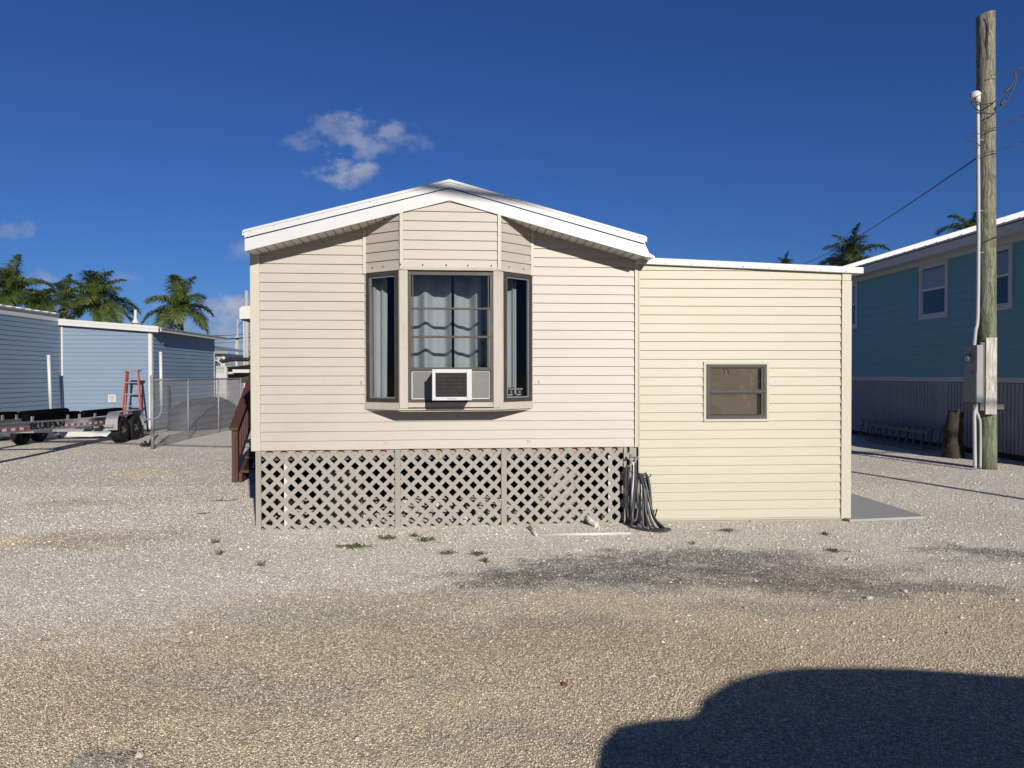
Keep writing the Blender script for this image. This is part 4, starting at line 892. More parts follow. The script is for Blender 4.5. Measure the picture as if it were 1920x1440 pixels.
# ------------------------------------------------------------------ chain link fence
fp = [gp(286, 842), gp(353, 824), gp(410, 811.5), gp(451.5, 801)]; FZ = 1.60
fe = empty('chain_link_fence', (0, 0, 0), 0, 'galvanised chain link fence running back beside the blue home', 'fence')
for k, p_ in enumerate(fp):
    q = MB(); r_ = .036 if k == 0 else .024; q.tube([(p_.x, p_.y, -.05), (p_.x, p_.y, FZ+(.06 if k == 0 else -.02))], r_, 12)
    q.lathe([(r_+.008, -.015), (r_+.008, .01), (.02, .035), (.001, .045)], 12, Matrix.Translation((p_.x, p_.y, FZ+(.06 if k == 0 else -.02)))); q.build('fence_post', M['galv'], fe, smooth=True)
q = MB(); q.tube([Vector((p_.x, p_.y, FZ-.01)) for p_ in fp]+[Vector((fp[3].x+.0, fp[3].y+8, FZ-.01))], .021, 10); q.build('top_rail', M['galv'], fe, smooth=True)
q = MB()
for z in (.25, .8, 1.3): q.lathe([(.042, -.012), (.042, .012)], 12, Matrix.Translation((fp[0].x, fp[0].y, z)))
build_each(q, 'tension_band', M['galv'], fe)
cl_ = MB()
for a, b_ in ((fp[0], fp[1]), (fp[1], fp[2]), (fp[2], fp[3])):
    L = (b_-a).length; d = (b_-a)/L; n = int(L/.088); nz = 17; pz = (FZ-.03)/nz
    for k in range(n):
        for sgn in (1, -1):
            pth = []
            for j in range(nz+1):
                off = .044*(1 if (j % 2 == 0) else -1)*sgn
                s_ = min(max((k+.5)*L/n+off, 0), L); pth.append(a+d*s_+Vector((0, .002*sgn, .02+j*pz)))
            cl_.tube(pth, .0040, 3, cap=False)
cl_.build('wire_mesh', M['galv'], fe)

# ------------------------------------------------------------------ boat trailer
BT = Frame((-9.72, 18.05, 0), 8.0)
bt = empty('boat_trailer', BT.o, BT.yaw, 'aluminium boat trailer with black bunks and tandem wheels parked at the left', 'trailer')
def wheel(x, y, sgn):
    mt = Matrix.Translation((x, y, .335)) @ Matrix.Rotation(sgn*PI/2, 4, 'Y')
    ty = MB().lathe([(.19, -.09), (.25, -.105), (.31, -.10), (.33, -.075), (.335, 0), (.33, .075), (.31, .10), (.25, .105), (.19, .09)], 32, mt).build('tyre', M['black'], bt, smooth=True)
    rm = MB().lathe([(.195, -.09), (.17, -.06), (.17, .05), (.195, .085), (.2, .09)], 28, mt); rm.lathe([(.001, .055), (.045, .055), (.05, .03), (.05, .0)], 14, mt)
    rmo = rm.build('rim', M['blackgloss'], ty, smooth=True)
    sp2 = MB()
    for k in range(8):
        a = k*PI/4; c = Vector((math.cos(a), math.sin(a), 0)); t_ = Vector((-math.sin(a), math.cos(a), 0))
        for s_ in (-1, 1): sp2.prism([mt @ (c*.04+t_*.012*s_+Vector((0, 0, .05))), mt @ (c*.17+t_*(.04*s_)+Vector((0, 0, .06))), mt @ (c*.17+t_*(.04*s_+.022)+Vector((0, 0, .06))), mt @ (c*.04+t_*(.012*s_+.016)+Vector((0, 0, .05)))], (mt.to_3x3() @ Vector((0, 0, -.02))))
    sp2.build('spokes', M['blackgloss'], ty)
    nu = MB()
    for k in range(6): a = k*PI/3; nu.lathe([(.001, .022), (.012, .018), (.012, 0)], 8, mt @ Matrix.Translation((math.cos(a)*.07, math.sin(a)*.07, .05)))
    build_each(nu, 'lug_nut', M['steelbright'], ty)
TWD = 2.5
for y in (0, .84):
    wheel(-.105, y, 1); wheel(-TWD+.105, y, -1)
for xo in (-.27, -TWD):                                # diamond plate fenders over both wheels
    fd = MB(); sec = []; ww = .28
    prof = [(-.47, .36), (-.47, .50)]+[(-.47+.25*(1-math.cos(a)), .50+.29*math.sin(a)) for a in [PI/2*k/7 for k in range(1, 8)]]+[(1.06+.25*math.sin(a), .50+.29*math.cos(a)) for a in [PI/2*k/7 for k in range(0, 8)]]+[(1.31, .36)]
    for (y0, z0), (y1, z1) in zip(prof[:-1], prof[1:]): fd.poly([(xo, y0, z0), (xo+ww, y0, z0), (xo+ww, y1, z1), (xo, y1, z1)])
    i_ = len(fd.v)
    xe_ = xo+ww if xo > -1 else xo
    o = fd.build('fender', M['steelbright'], bt, smooth=False); s_ = o.modifiers.new('thick', 'SOLIDIFY'); s_.thickness = .012
    tp = MB()
    for (y0, z0), (y1, z1) in zip(prof[:-1], prof[1:]):
        L_ = math.hypot(y1-y0, z1-z0); n = max(1, int(L_/.035)); nrm = Vector((0, -(z1-z0), (y1-y0)))/L_
        for k in range(n):
            for j in range(7):
                t_ = (k+.5)/n; c = Vector((xo+.03+j*.037+(.018 if k % 2 else 0), y0+(y1-y0)*t_, z0+(z1-z0)*t_))+nrm*.003; s1 = 1 if (k+j) % 2 else -1
                tp.bar(c+Vector((-.008, -.008*s1*(y1-y0)/L_, -.008*s1*(z1-z0)/L_)), c+Vector((.008, .008*s1*(y1-y0)/L_, .008*s1*(z1-z0)/L_)), .005, .004, nrm)
    tp.build('tread_pattern', M['steelbright'], o)
    MB().box(xo+.005, xo+ww-.09 if xo > -1 else xo+ww, -.56, -.42, .44, .50).build('fender_step', M['alum'], bt)
# side beams (I section), raised toward the tongue
def bz(y): return .565+max(0, -y)*.030
def beam(x, name):
    q = MB()
    for (za, zb2, dx) in ((.085, .098, .045), (-.098, -.085, .045), (-.085, .085, .006)):
        q.prism([(x-dx, 1.9, bz(1.9)+za), (x+dx, 1.9, bz(1.9)+za), (x+dx, 1.9, bz(1.9)+zb2), (x-dx, 1.9, bz(1.9)+zb2)], (0, -1.9, 0))
        q.prism([(x-dx, -.0001, bz(0)+za), (x+dx, -.0001, bz(0)+za), (x+dx, -.0001, bz(0)+zb2), (x-dx, -.0001, bz(0)+zb2)], (0, -7.5, .03*7.5))
    return q.build(name, M['alum'], bt)
bx = -.46; beam(bx, 'side_beam'); beam(-TWD+.46, 'side_beam')
for y in (-2.6, -.6, .42, 1.75): MB().box(-TWD+.5, bx-.05, y-.04, y+.04, bz(y)-.17, bz(y)-.09).build('cross_beam', M['alum'], bt)
for y in (0, .84): MB().box(-TWD+.2, -.2, y-.035, y+.035, .30, .37).build('axle', M['galv'], bt)
# reflective tape, seen on the outer web of the near beam
def beam_y(px):                                        # local y on the beam's outer face at image column px
    return BT.xl(px, 800, bx+.01)[0]
y_ = beam_y(197)
tp_r, tp_w = MB(), MB(); k = 0
yl0, yl1 = beam_y(56), beam_y(120)
y = y_
while y > -4.9:
    y2 = y-.1525
    if not (yl0-.02 < (y+y2)/2 < yl1+.03):
        zc = bz(y); 
        (tp_r if k % 2 == 0 else tp_w).prism([(bx+.0095, y, bz(y)-.058), (bx+.0095, y2, bz(y2)-.058), (bx+.0095, y2, bz(y2)-.006), (bx+.0095, y, bz(y)-.006)], (.002, 0, 0))
    y = y2; k += 1
build_each(tp_r, 'red_reflector', M['redtape'], bt); build_each(tp_w, 'white_reflector', M['whitetape'], bt)
Lw = yl1-yl0; ang = math.atan(-.030)
mt = Matrix.Translation((bx+.012, yl0, bz(yl0)-.055)) @ Matrix.Rotation(PI/2, 4, 'Z') @ Matrix.Rotation(PI/2, 4, 'X') @ Matrix.Rotation(ang, 4, 'Z')
t1 = text_mesh('BLUEF', .165, M['black'], 'lettering', bt, mt, .002, .004, 1.0); w1 = max(v_.co.x for v_ in t1.data.vertices)
full = w1/.66; t1.matrix_local = mt @ Matrix.Diagonal((Lw/full, 1, 1, 1))
mt3 = mt @ Matrix.Translation((Lw*.845, 0, 0)); t3 = text_mesh('N', .165, M['black'], 'lettering', bt, mt3, .002, .004, Lw/full)
fin = MB(); fn = [(.0, -.012), (.035, .04), (.01, .13), (.07, .105), (.12, .055), (.16, -.005), (.11, .008), (.05, .012)]
fin.prism([tuple(mt @ Vector((Lw*(.665+x*1.08), z, 0))) for x, z in fn], tuple(mt.to_3x3() @ Vector((0, 0, .003)))); fin.build('fin_emblem', M['black'], bt)
# bunks
for x in (bx-.12, -TWD+.58):
    for ya, yb in ((beam_y(60), beam_y(158)+.0), (beam_y(165), 1.3)):
        q = MB(); q.prism([(x-.07, ya, bz(ya)+.10), (x-.07, ya+.12, bz(ya)+.10), (x-.07, yb-.05, bz(yb)+.10), (x-.07, yb, bz(yb)+.12), (x-.07, yb, bz(yb)+.235), (x-.07, yb-.12, bz(yb)+.275), (x-.07, ya+.15, bz(ya)+.265), (x-.07, ya, bz(ya)+.21)], (.14, 0, 0)); q.build('bunk', M['carpet'], bt, bevel=.01)
    for y in (beam_y(65), beam_y(131), beam_y(153), beam_y(182)): MB().box(x+.075, x+.10, y-.04, y+.04, bz(y)+.085, bz(y)+.20).build('bunk_bracket', M['steelbright'], bt)
# guide poles
for (px, py, pyt, Y) in ((302, 762, 662, 20.4), (95, 775, 668, 20.0)):
    a = at(px+.5, py, Y)-BT.o; tpv = at(px-(1 if px > 200 else 4), pyt, Y)-BT.o
    def lc(v_): return Vector((v_.dot(BT.X), v_.dot(BT.Y), v_.z))
    q = MB(); q.tube([lc(a), lc(tpv)], .042, 12); q.lathe([(.046, 0), (.046, .03), (.001, .04)], 12, Matrix.Translation(lc(tpv))); q.build('guide_pole', M['whiteplain'], bt, smooth=True)
    q = MB(); e = lc(a); q.tube(smooth_path([e+Vector((0, 0, .02)), e+Vector((-.01, 0, -.15)), e+Vector((-.09 if px > 200 else .09, 0, -.30)), e+Vector((-.3 if px > 200 else .3, 0, -.36)), Vector((-.5 if px > 200 else -TWD+.5, e.y, e.z-.36))]), .028, 10); q.build('guide_arm', M['galv'], bt, smooth=True)
MB().box(-TWD+.3, -.3, 1.85, 1.93, .42, .55).build('rear_bar', M['alum'], bt)
tl = MB(); tl.box(-.30, -.18, 1.86, 1.9, .56, .62); tl.build('tail_light', M['redtape'], bt)

# white hull lying behind the trailer
def hull(px0, px1, Y, z1, lab, parts=1):
    a, b_ = at(px0, 815, Y), at(px1, 815, Y); L = b_.x-a.x; q = MB(); n = 14
    o = empty('upturned_hull', (a.x, Y, 0), R(-4), lab, 'boat hull')
    for k in range(n+1):
        t_ = k/n; w_ = .42*min(1, 2.2*(1-abs(2*t_-1)**2.5)); hgt = z1*(.55+.45*math.sin(PI*min(1, t_*1.2+.1)))
        for j in range(9):
            ph = PI*j/8; q.v.append((L*t_, -w_*math.cos(ph)*(.9), hgt*(math.sin(ph)**.55)))
    for k in range(n):
        for j in range(8): q.f.append((k*9+j, (k+1)*9+j, (k+1)*9+j+1, k*9+j+1))
    q.f.append(tuple(range(9))); q.f.append(tuple(n*9+j for j in reversed(range(9))))
    q.build('hull', M['whiteplain'], o, smooth=True)
    s = MB(); s.box(.05, L-.05, -.43, -.405, .01, .035); s.build('rub_rail', M['galv'], o)
hull(110, 225, 20.0, .27, 'white fibreglass hull lying low on gravel beneath the boat trailer')
hull(62, 112, 19.6, .16, 'smaller white hull section at the left under the trailer beam')

# stepladder
sl_ = empty('stepladder', (0, 0, 0), 0, 'red fibreglass stepladder standing against the pale blue wall', 'stepladder')
Yl = 20.7; zt = at(248, 694, Yl).z; xl0, xl1 = at(235, 694, Yl).x, at(261, 694, Yl).x; bl0, bl1 = at(225.5, 819, Yl-.75).x, at(268, 819, Yl-.75).x
for a, b_ in ((xl0, bl0), (xl1, bl1)): MB().bar((b_, Yl-.75, 0), (a+.03*(1 if a == xl0 else -1), Yl, zt-.03), .075, .03, (1, 0, 0)).build('front_rail', M['red'], sl_)
for a, b_ in ((xl0, bl0+.05-.66), (xl1, bl1-.05-.66)): MB().bar((b_, Yl+.55, 0), (a+.06*(1 if a == xl0 else -1), Yl+.05, zt-.06), .045, .03, (1, 0, 0)).build('rear_rail', M['red'], sl_)
MB().box(xl0-.01, xl1+.01, Yl-.1, Yl+.12, zt-.04, zt+.02).build('top_cap', M['galv'], sl_, bevel=.01)
for py in (717, 739, 761, 784, 806):
    z = at(248, py, Yl-.3).z; t_ = (zt-.03-z)/(zt-.03); y = Yl-.75*t_; x0 = xl0+(bl0-xl0)*t_; x1 = xl1+(bl1-xl1)*t_
    MB().box(x0+.03, x1-.03, y-.04, y+.045, z-.02, z+.012).build('step', M['steelbright'], sl_)

# tarp covered skiff behind the fence
tb_ = empty('covered_skiff', (0, 0, 0), 0, 'small boat under a dark slate tarp behind the fence mesh', 'covered boat')
q = MB(); c = at(372, 775, 23.2); n, m_ = 22, 12
for j in range(m_+1):
    for i in range(n+1):
        t_ = i/n; ph = PI*j/m_; w_ = .78*(max(0, 1-abs(2*t_-1)**3)**.5)+.02; h = (.98+.0*t_)*(max(.02, 1-abs(2*t_-1)**3.4)**.5)
        dx = (t_-.5)*2.6; yo = -math.cos(ph)*w_; zo = h*math.sin(ph)**.6
        v_ = Vector((c.x+.25+dx*.42-yo*.75, c.y+dx*.95+yo*.42, zo)); k = noise.noise(v_*2.2)*.05; q.v.append((v_.x+k, v_.y+k, max(0, v_.z+k)))
for j in range(m_):
    for i in range(n): q.f.append((j*(n+1)+i, j*(n+1)+i+1, (j+1)*(n+1)+i+1, (j+1)*(n+1)+i))
q.build('tarp', M['navytarp'], tb_, smooth=True)
kk = MB(); kk.box(c.x-.3, c.x+.5, c.y-.4, c.y+.4, .0, .12); kk.build('keel_block', M['block'], tb_)
# small black thing at the end post
q = MB(); b0 = gp(279, 838)
for a in (0, .5, 1.0, 1.9, 2.5): q.bar(b0+Vector((0, 0, .03)), b0+Vector((-.22*math.cos(a*.8)+.05, -.1+.1*a, .05+.09*a)), .05, .03)
tag(q.build('black_bracket', M['black']), 'broken black plastic bracket lying at the foot of the end post', 'bracket')

# ------------------------------------------------------------------ background left: deck, grey house, boat, poles
gh = empty('grey_house', (0, 0, 0), 0, 'distant light grey house with a dark low hip roof', 'house')
Yg = 46; x0, x1 = at(350, 690, Yg).x, at(421, 690, Yg).x; ze = at(421, 663, Yg).z
q = MB(); siding(q, (x0, Yg), (x1, Yg), 0, ze, .2, 0, seams=False); siding(q, (x1, Yg), (x1, Yg+9), 0, ze, .2, 0, seams=False); q.build('wall', M['greyhouse'], gh)
MB().box(x0, x1-.02, Yg+.02, Yg+9, 0, ze-.02).build('wall_core', M['dark'], gh)
MB().box(x1-.15, x1+.03, Yg-.04, Yg+.0, 0, ze).build('corner_trim', M['whiteplain'], gh)
q = MB(); xe = at(428, 660, Yg-.5).x; zr = at(380, 648, Yg+4).z; q.prism([(x0-1, Yg-.5, ze), (xe, Yg-.5, ze), (xe, Yg-.5, ze+.14), (x0-1, Yg-.5, ze+.14)], (0, .05, 0)); q.build('fascia', M['roofgrey'], gh)
q = MB(); q.poly([(x0-1, Yg-.5, ze+.14), (xe, Yg-.5, ze+.14), (x1-4.0, Yg+4.5, zr+.25), (x0-1, Yg+4.5, zr+.25)]); q.poly([(xe, Yg-.5, ze+.14), (xe, Yg+9.5, ze+.14), (x1-4.0, Yg+4.5, zr+.25)]); q.build('roof', M['roofgrey'], gh)
dk = empty('deck_enclosure', (0, 0, 0), 0, 'raised grey deck with white louvred screen behind the blue home', 'deck')
Yd = 28.0
def DX(px): return at(px, 700, Yd).x
def DZ(py): return at(410, py, Yd).z
q = MB(); q.box(DX(385), DX(427), Yd-.02, Yd+2.5, DZ(763), DZ(746)); q.build('deck_rim', M['greyhouse'], dk)
for a, b_ in ((401, 405), (422, 426), (384, 387)): MB().box(DX(a), DX(b_), Yd-.06, Yd+.06, DZ(746), DZ(688)).build('post', M['tealtrim'], dk)
q = MB(); q.box(DX(385), DX(426), Yd-.05, Yd+.05, DZ(690)+.0, DZ(688)+.03); q.box(DX(385), DX(422), Yd-.015, Yd+.015, DZ(698), DZ(690)); q.box(DX(385), DX(422), Yd-.015, Yd+.015, DZ(745), DZ(738)); build_each(q, 'rail', M['greyhouse'], dk)
q = MB()
xk = DX(387)
while xk < DX(421): q.box(xk, xk+.05, Yd-.0, Yd+.02, DZ(738), DZ(698)); xk += .062
q.build('screen_slats', M['whiteplain'], dk)
MB().box(DX(416), DX(424), Yd+.1, Yd+.25, 0, DZ(763)).build('pier', M['whiteplain'], dk)
sp3 = MB().box(DX(427), DX(470), Yd+2, Yd+2.1, DZ(772), DZ(763)); sp3.box(DX(427), DX(470), Yd+2, Yd+2.1, DZ(760), DZ(757)); sp3.box(DX(427), DX(455), Yd+2, Yd+2.1, DZ(735), DZ(731)); sp3.box(DX(424), DX(429), Yd+2, Yd+2.1, 0, DZ(757))
tag(sp3.build('white_rail_fence', M['whiteplain']), 'white horizontal board rails right of the grey deck', 'fence')
# satellite/lamp on the deck
q = MB(); c = at(396, 684, Yd); q.lathe([(.001, .2), (.12, .18), (.2, .1), (.22, 0)], 14, Matrix.Translation(c+Vector((0, 0, -.1)))); tag(q.build('deck_cover', M['greyhouse'], smooth=True), 'rounded pale cover standing on the deck rail', 'cover')
# boat on a lift
bo = empty('lifted_boat', (0, 0, 0), 0, 'white centre console boat with black bimini on a lift', 'boat'); Yb = 38.0
def QX(px): return at(px, 690, Yb).x
def QZ(py): return at(450, py, Yb).z
q = MB(); 
for k in range(13):
    t_ = k/12; x = QX(428)+(QX(500)-QX(428))*t_; zl = QZ(701)+.25*t_**2; zt_ = QZ(689)+.3*t_**2; w_ = 1.1*(1-t_**3)
    for yy_, zz3 in ((-w_, zt_), (-w_*.85, zl+.1), (0, zl-.35*(1-t_)), (w_*.85, zl+.1), (w_, zt_)): q.v.append((x, Yb+yy_, zz3))
for k in range(12):
    for j in range(4): q.f.append((k*5+j, (k+1)*5+j, (k+1)*5+j+1, k*5+j+1))
    q.f.append((k*5, k*5+4, (k+1)*5+4, (k+1)*5))
q.f.append((0, 1, 2, 3, 4)); q.build('hull', M['black'], bo)
MB().box(QX(450), QX(480), Yb-1.02, Yb+.9, QZ(699), QZ(693)).build('deck_side', M['whiteplain'], bo)
q = MB(); q.box(QX(434), QX(449), Yb-.9, Yb-.2, QZ(702), QZ(689)); q.build('outboard_cowl', M['whiteplain'], bo, bevel=.12)
q = MB(); q.bar((QX(429.5), Yb-1, QZ(673)), (QX(432), Yb-1, QZ(702)), .08, .08); q.bar((QX(429.5), Yb+1, QZ(673)), (QX(432), Yb+1, QZ(702)), .08, .08); build_each(q, 'bimini_strut', M['whiteplain'], bo)
q = MB(); q.tube(smooth_path([(QX(428.5), Yb-1.05, QZ(675)), (QX(434), Yb-1.05, QZ(678)), (QX(450), Yb-1.05, QZ(675)), (QX(480), Yb-1.05, QZ(675))]), .10, 8); q.build('bimini_top', M['cable'], bo, smooth=True)
q = MB(); q.bar((QX(428), Yb+.6, QZ(708)), (QX(478), Yb+.6, QZ(706)), .2, .25); 
q.bar((QX(448), Yb-1, QZ(770)), (QX(435), Yb-1, QZ(714)), .12, .12); q.bar((QX(460), Yb+1, 0), (QX(456), Yb+1, QZ(712)), .15, .15); q.bar((QX(436), Yb+1.2, 0), (QX(436), Yb+1.2, QZ(712)), .15, .15); q.bar((QX(434), Yb+1.2, QZ(715)), (QX(480), Yb+1.2, QZ(715)), .2, .2); build_each(q, 'lift_frame', M['whiteplain'], bo)
# far poles and lines
def far_pole(px, top, Y, r, lab):
    a = at(px, 700, Y); q = empty('line_pole', (a.x, Y, 0), 0, lab, 'utility pole', 'far line poles')
    MB().tube([(0, 0, -.1), (0, 0, at(px, top, Y).z)], [r*1.1, r*.85], 12).build('shaft', M['farpole'], q, smooth=True)
    MB().box(-r-.06, -r, -.03, .03, 0, at(px, top+32, Y).z).build('ground_wire_guard', M['whiteplain'], q)
    return a.x
far_pole(446, 598, 55, .085, 'thin pale line pole beyond the boat, shorter of two'); far_pole(463, 545, 42, .12, 'taller line pole partly hidden behind the cream home corner')
fw = MB()
for py0, py1, r_, Yw in ((624, 622, .025, 55), (632, 628, .05, 54.8), (638, 636, .018, 55.2)): a, b_ = at(300, py0+1, Yw), at(520, py1-1, Yw); fw.tube([a.lerp(b_, k/12)+Vector((0, 0, -.25*math.sin(PI*k/12))) for k in range(13)], r_, 6)
fw.tube([at(446, 612, 54.9), at(468, 590, 50)], .02, 6)
tag(fw.build('line_cables', M['cable'], smooth=True), 'dark cables strung across between the two far poles', 'cable')

# far tree line / hedge to close the horizon
def far_mass(name, x0, x1, Y, h, n, lab, seed):
    rg = random.Random(seed); q = MB()
    for k in range(n):
        x = rg.uniform(x0, x1); z = abs(rg.gauss(0, .45))*h*(.6+.5*noise.noise(Vector((x*.13, seed, 0)))); y = Y+rg.uniform(-2, 2); s_ = rg.uniform(.15, .5)
        a = rg.uniform(0, 6.28); e = Vector((math.cos(a), math.sin(a)*.6, rg.uniform(-.4, .6))); f = Vector((-e.z, rg.uniform(-.4, .4), e.x+.2)); c = Vector((x, y, z))
        q.poly([c-e*s_, c+f*s_*.5, c+e*s_, c-f*s_*.5])
    tag(q.build(name, M['leafdark']), lab, 'tree line', kind='stuff')
far_mass('tree_line', -95, 95, 95, 3.2, 14000, 'distant low belt of trees along the horizon', 3)

far_mass('rear_tree_line', -60, 60, -42, 6.5, 9000, 'belt of dark trees behind the camera, seen only as reflections', 8)
# ------------------------------------------------------------------ palms
def palm(px, py, Y, size, nf, seed, lab, mt='leaf', up=.0, coco=False, name='palm_tree'):
    rg = random.Random(seed); c = at(px, py, Y); root = empty(name, (c.x, c.y, 0), 0, lab, 'palm tree')
    tk = MB(); n = 10; H_ = c.z
    tk.tube([(.12*math.sin(k*.5+seed), 0, H_*k/n) for k in range(n+1)], [.17-.07*k/n for k in range(n+1)], 12)
    off = Vector((.12*math.sin(n*.5+seed), 0, 0)); tk.build('trunk', M['trunk'], root, smooth=True)
    sh_ = MB(); sh_.tube([off+Vector((0, 0, H_-.5*size)), off+Vector((0, 0, H_+.05*size))], [.10*size, .06*size], 10); sh_.build('crownshaft', M['leaf'], root, smooth=True)
    q = MB()
    for f in range(nf):
        az = 2.4*f+rg.uniform(-.25, .25); el = R(82)-R(100)*(f/nf)**.85+rg.uniform(-.12, .12)+up; L = size*rg.uniform(.85, 1.1)*(1.55 if coco else 1.3)
        d = Vector((math.cos(az)*math.cos(el), math.sin(az)*math.cos(el), math.sin(el))); p = off+Vector((0, 0, H_)); ns = 24; pts = [p.copy()]
        droop = rg.uniform(.055, .085)
        for k in range(ns):
            d = (d+Vector((0, 0, -droop*(.5+k/ns)))).normalized(); p = p+d*(L/ns); pts.append(p.copy())
        q.tube(pts, [.022*size*(1-k/(ns+1))+.004 for k in range(ns+1)], 4, cap=False)
        for k in range(3, ns+1):
            t_ = k/ns; tan = (pts[k]-pts[k-1]).normalized(); sd_ = tan.cross(Vector((0, 0, 1)))
            if sd_.length < .1: sd_ = Vector((math.sin(az), -math.cos(az), 0))
            sd_.normalize(); upn = sd_.cross(tan); ll = size*.52*math.sin(PI*min(.97, .18+t_*.78))**.8
            for m2 in range(3):
                for s_ in (-1, 1):
                    o_ = pts[k].lerp(pts[k-1], m2/3); a_ = rg.uniform(.35, .85)
                    dir1 = (sd_*s_*math.cos(a_)+tan*math.sin(a_)+upn*rg.uniform(.15, .45)).normalized(); l_ = ll*rg.uniform(.8, 1.15)
                    w_ = tan.cross(dir1).cross(dir1).normalized()*.0135*size
                    m1 = o_+dir1*l_*.5; dir2 = (dir1+Vector((0, 0, -rg.uniform(.4, 1.6)))).normalized(); e_ = m1+dir2*l_*.55
                    q.poly([o_-w_*.6, o_+w_*.6, m1+w_, m1-w_]); q.poly([m1-w_, m1+w_, e_])
    q.build('crown', M[mt], root)
    return root
palm(335, 582, 34, 1.45, 17, 4, 'palm with full round crown and visible trunk, right of the vent pipe')
palm(176, 570, 33, 1.5, 20, 9, 'large dense palm behind the middle of the blue home')
palm(122, 562, 36, 1.0, 14, 14, 'darker palm close behind the left side of the dense one', 'leafdark')
palm(18, 560, 30, 1.42, 18, 21, 'leftmost tall palm rising behind the slate blue home')
palm(72, 588, 30, 1.1, 12, 41, 'yellowish drooping palm low behind the grey roof', 'leaf')
palm(1594, 492, 40, 1.65, 17, 33, 'palm with one upright spear leaf behind the yellow addition', 'leafdark')
palm(1470, 507, 62, 1.3, 12, 35, 'far palm just peeping over the flat roof edge', 'leafdark')
palm(1828, 447, 34, 1.5, 14, 37, 'palm behind the teal house roof, partly hidden by the pole', 'leafdark')
palm(394, 678, 34, .55, 14, 50, 'small bushy palm behind the white deck screen')

# ------------------------------------------------------------------ weeds and litter on the gravel
def weed(px, py, s, n, seed, lab, name='weed'):
    rg = random.Random(seed); c = gp(px, py); q = MB()
    for k in range(n):
        a = rg.uniform(0, 6.28); r_ = rg.random()*s; b0 = Vector((math.cos(a)*r_*2.2*rg.random(), math.sin(a)*r_*1.2, 0)); h = rg.uniform(.006, .042)*(1 if s < .08 else .8)
        d = Vector((rg.uniform(-1, 1), rg.uniform(-1, 1), 0))*h*.8; w_ = Vector((-d.y, d.x, 0)).normalized()*.005 if d.length > 0 else Vector((.004, 0, 0))
        q.tube([Vector((0, 0, .004)), b0*.5+Vector((0, 0, .012)), b0+Vector((0, 0, .003))], .0018, 3, cap=False)
        q.poly([b0-w_*.5, b0+w_*.5, b0+d*.6+w_+Vector((0, 0, h*.8)), b0+d*.6-w_+Vector((0, 0, h*.8))]); q.poly([b0+d*.6-w_+Vector((0, 0, h*.8)), b0+d*.6+w_+Vector((0, 0, h*.8)), b0+d*1.2+Vector((0, 0, h))])
    tag(q.build(name, M['weed'], loc=(c.x, c.y, 0)), lab, 'weed', 'weeds sprouting in the gravel')
for i, (px, py, s, n, lab) in enumerate([(663, 1026, .11, 130, 'long low green weed patch left of the gravel centre'), (729, 1010, .07, 90, 'bushy weed just before the lattice middle'), (776, 1006, .05, 50, 'small weed between two taller ones'), (799, 1014, .06, 110, 'tallest weed right in front of the middle lattice panel'),
      (403, 1018, .04, 30, 'dark little weed left of the lattice corner'), (415, 1039, .04, 30, 'tiny weed farther left on open gravel'), (490, 1061, .035, 30, 'lone weed tuft nearest the camera'), (838, 1038, .07, 40, 'faint dry weed right of the weed group'), (897, 1040, .06, 50, 'weed tuft by the dark gravel patch'), (911, 1053, .05, 40, 'weed next to the dark gravel edge'),
      (1363, 996, .08, 60, 'weed in front of the yellow addition below its window'), (1562, 1034, .09, 50, 'sprawling weed in front of the right corner of the addition'), (1548, 1003, .05, 30, 'small weed near the corner board'), (1300, 1021, .04, 24, 'sparse weed on gravel right of the hose')]):
    weed(px, py, s, n, 60+i, lab)
def rock(px, py, r_, m_, seed, lab, name='stone', cat='stone'):
    c = gp(px, py); o = rockmesh(r_, seed).build(name, m_, smooth=False, loc=(c.x, c.y, r_*.35)); tag(o, lab, cat)
M['rust'] = mat('terracotta', (.17, .075, .05), .9, (.11, .05, .035), 9)
rock(1058, 1287, .022, M['rust'], 3, 'reddish brown stone left of the vehicle shadow')
rock(1662, 1262, .018, M['rock'], 5, 'pale pebble inside the top edge of the shadow')
rock(1697, 1110, .018, M['rock'], 7, 'white stone on the dark gravel at the right')
rock(1630, 1123, .022, M['rock'], 9, 'pale stone left of the white one on gravel')
rock(670, 1388, .014, M['rock'], 11, 'grey-white stone near the bottom centre-left')
rock(262, 1418, .017, M['rock'], 13, 'flat pale stone beside the dark spot bottom left')
rock(1225, 1270, .016, M['rock'], 15, 'small pale stone above the shadow bump')
lf = MB(); c = gp(412, 941)
for k in range(5): a = k*.7-1.2; lf.bar(c+Vector((-.12+.06*k, .01*k, .01)), c+Vector((-.04+.06*k, .05*math.sin(k*2.), .035)), .035, .004)
tag(lf.build('dry_palm_frond', M['oldwood']), 'curled dark scrap of palm leaf lying left of the steps', 'dead leaf')
lf = MB(); c = gp(378, 965)
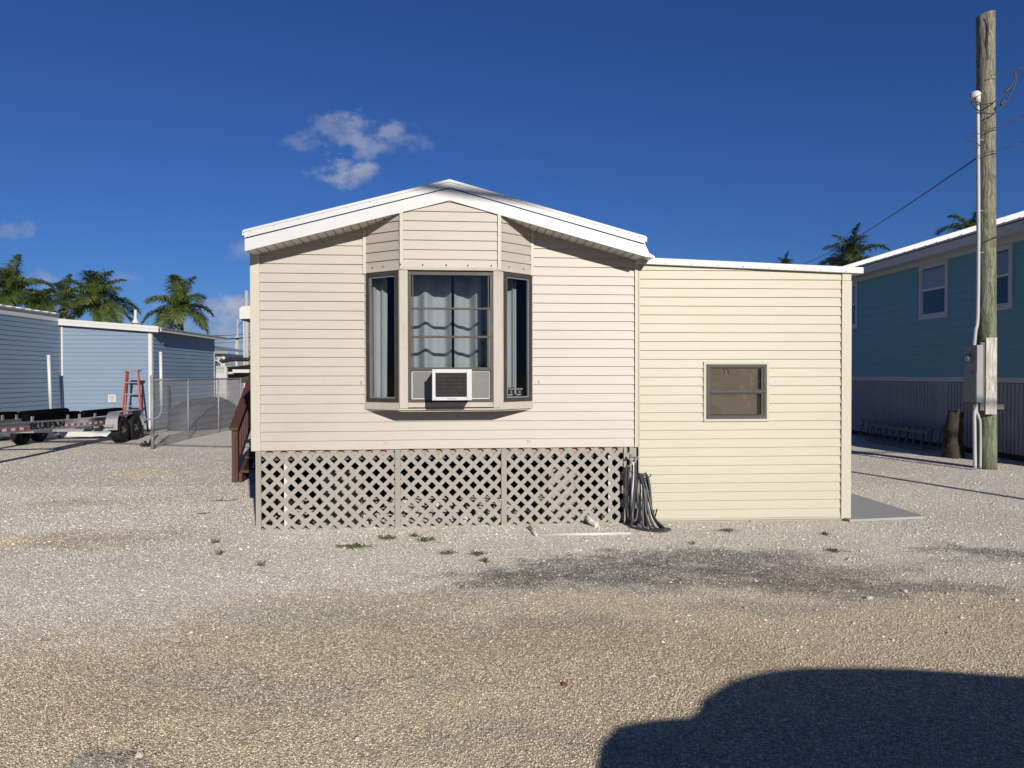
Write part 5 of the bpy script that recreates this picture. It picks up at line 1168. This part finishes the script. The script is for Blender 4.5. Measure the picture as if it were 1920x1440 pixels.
for k in range(3): lf.bar(c+Vector((-.05+.04*k, 0, .01)), c+Vector((0+.04*k, .02*k, .022)), .025, .004)
tag(lf.build('dry_leaf', M['oldwood']), 'small dark dead leaf on gravel below the palm scrap', 'dead leaf')

# ------------------------------------------------------------------ vehicle behind the camera (its shadow falls into the picture)
cv = empty('parked_car', (0, 0, 0), 0, 'dark parked car whose shadow covers the bottom right gravel', 'car')
prof = [(1.30, .30), (1.20, .55), (1.22, .85), (1.27, 1.02), (1.40, 1.11), (1.56, 1.18), (1.75, 1.205), (1.94, 1.215), (2.03, 1.24), (2.14, 1.296), (2.31, 1.35), (2.45, 1.39), (2.60, 1.42), (2.78, 1.447), (2.98, 1.462), (3.29, 1.464), (3.58, 1.456), (4.13, 1.41), (4.6, 1.33), (5.1, 1.15), (5.5, .95), (5.65, .65), (5.6, .3)]
q = MB(); ny = 8; yc = -.3
for j in range(ny+1):
    t_ = j/ny
    for x, z in prof: q.v.append((x, .6-1.8*t_, z if 0 < j < ny or z < .9 else z))
n = len(prof)
for j in range(ny):
    for k in range(n-1): q.f.append((j*n+k, j*n+k+1, (j+1)*n+k+1, (j+1)*n+k))
    q.f.append((j*n+n-1, j*n, (j+1)*n, (j+1)*n+n-1))
q.f.append(tuple(range(n-1, -1, -1))); q.f.append(tuple(ny*n+k for k in range(n))); q.build('body', M['car'], cv)
for y in (.602, -1.204):
    MB().prism([(2.1, y, .95), (4.9, y, .95), (4.4, y, 1.32), (3.3, y, 1.40), (2.6, y, 1.36), (2.2, y, 1.2)], (0, .004, 0)).build('side_window', M['carglass'], cv)
for x in (2.0, 4.8):
    for y in (.5, -1.1): MB().lathe([(.001, -.1), (.2, -.1), (.33, -.09), (.33, .09), (.2, .1), (.001, .1)], 24, Matrix.Translation((x, y, .33)) @ Matrix.Rotation(PI/2, 4, 'X')).build('wheel', M['black'], cv, smooth=True)
for y in (.35, -.95): MB().box(1.19, 1.22, y-.12, y+.12, .62, .75).build('headlight', M['whiteplain'], cv)
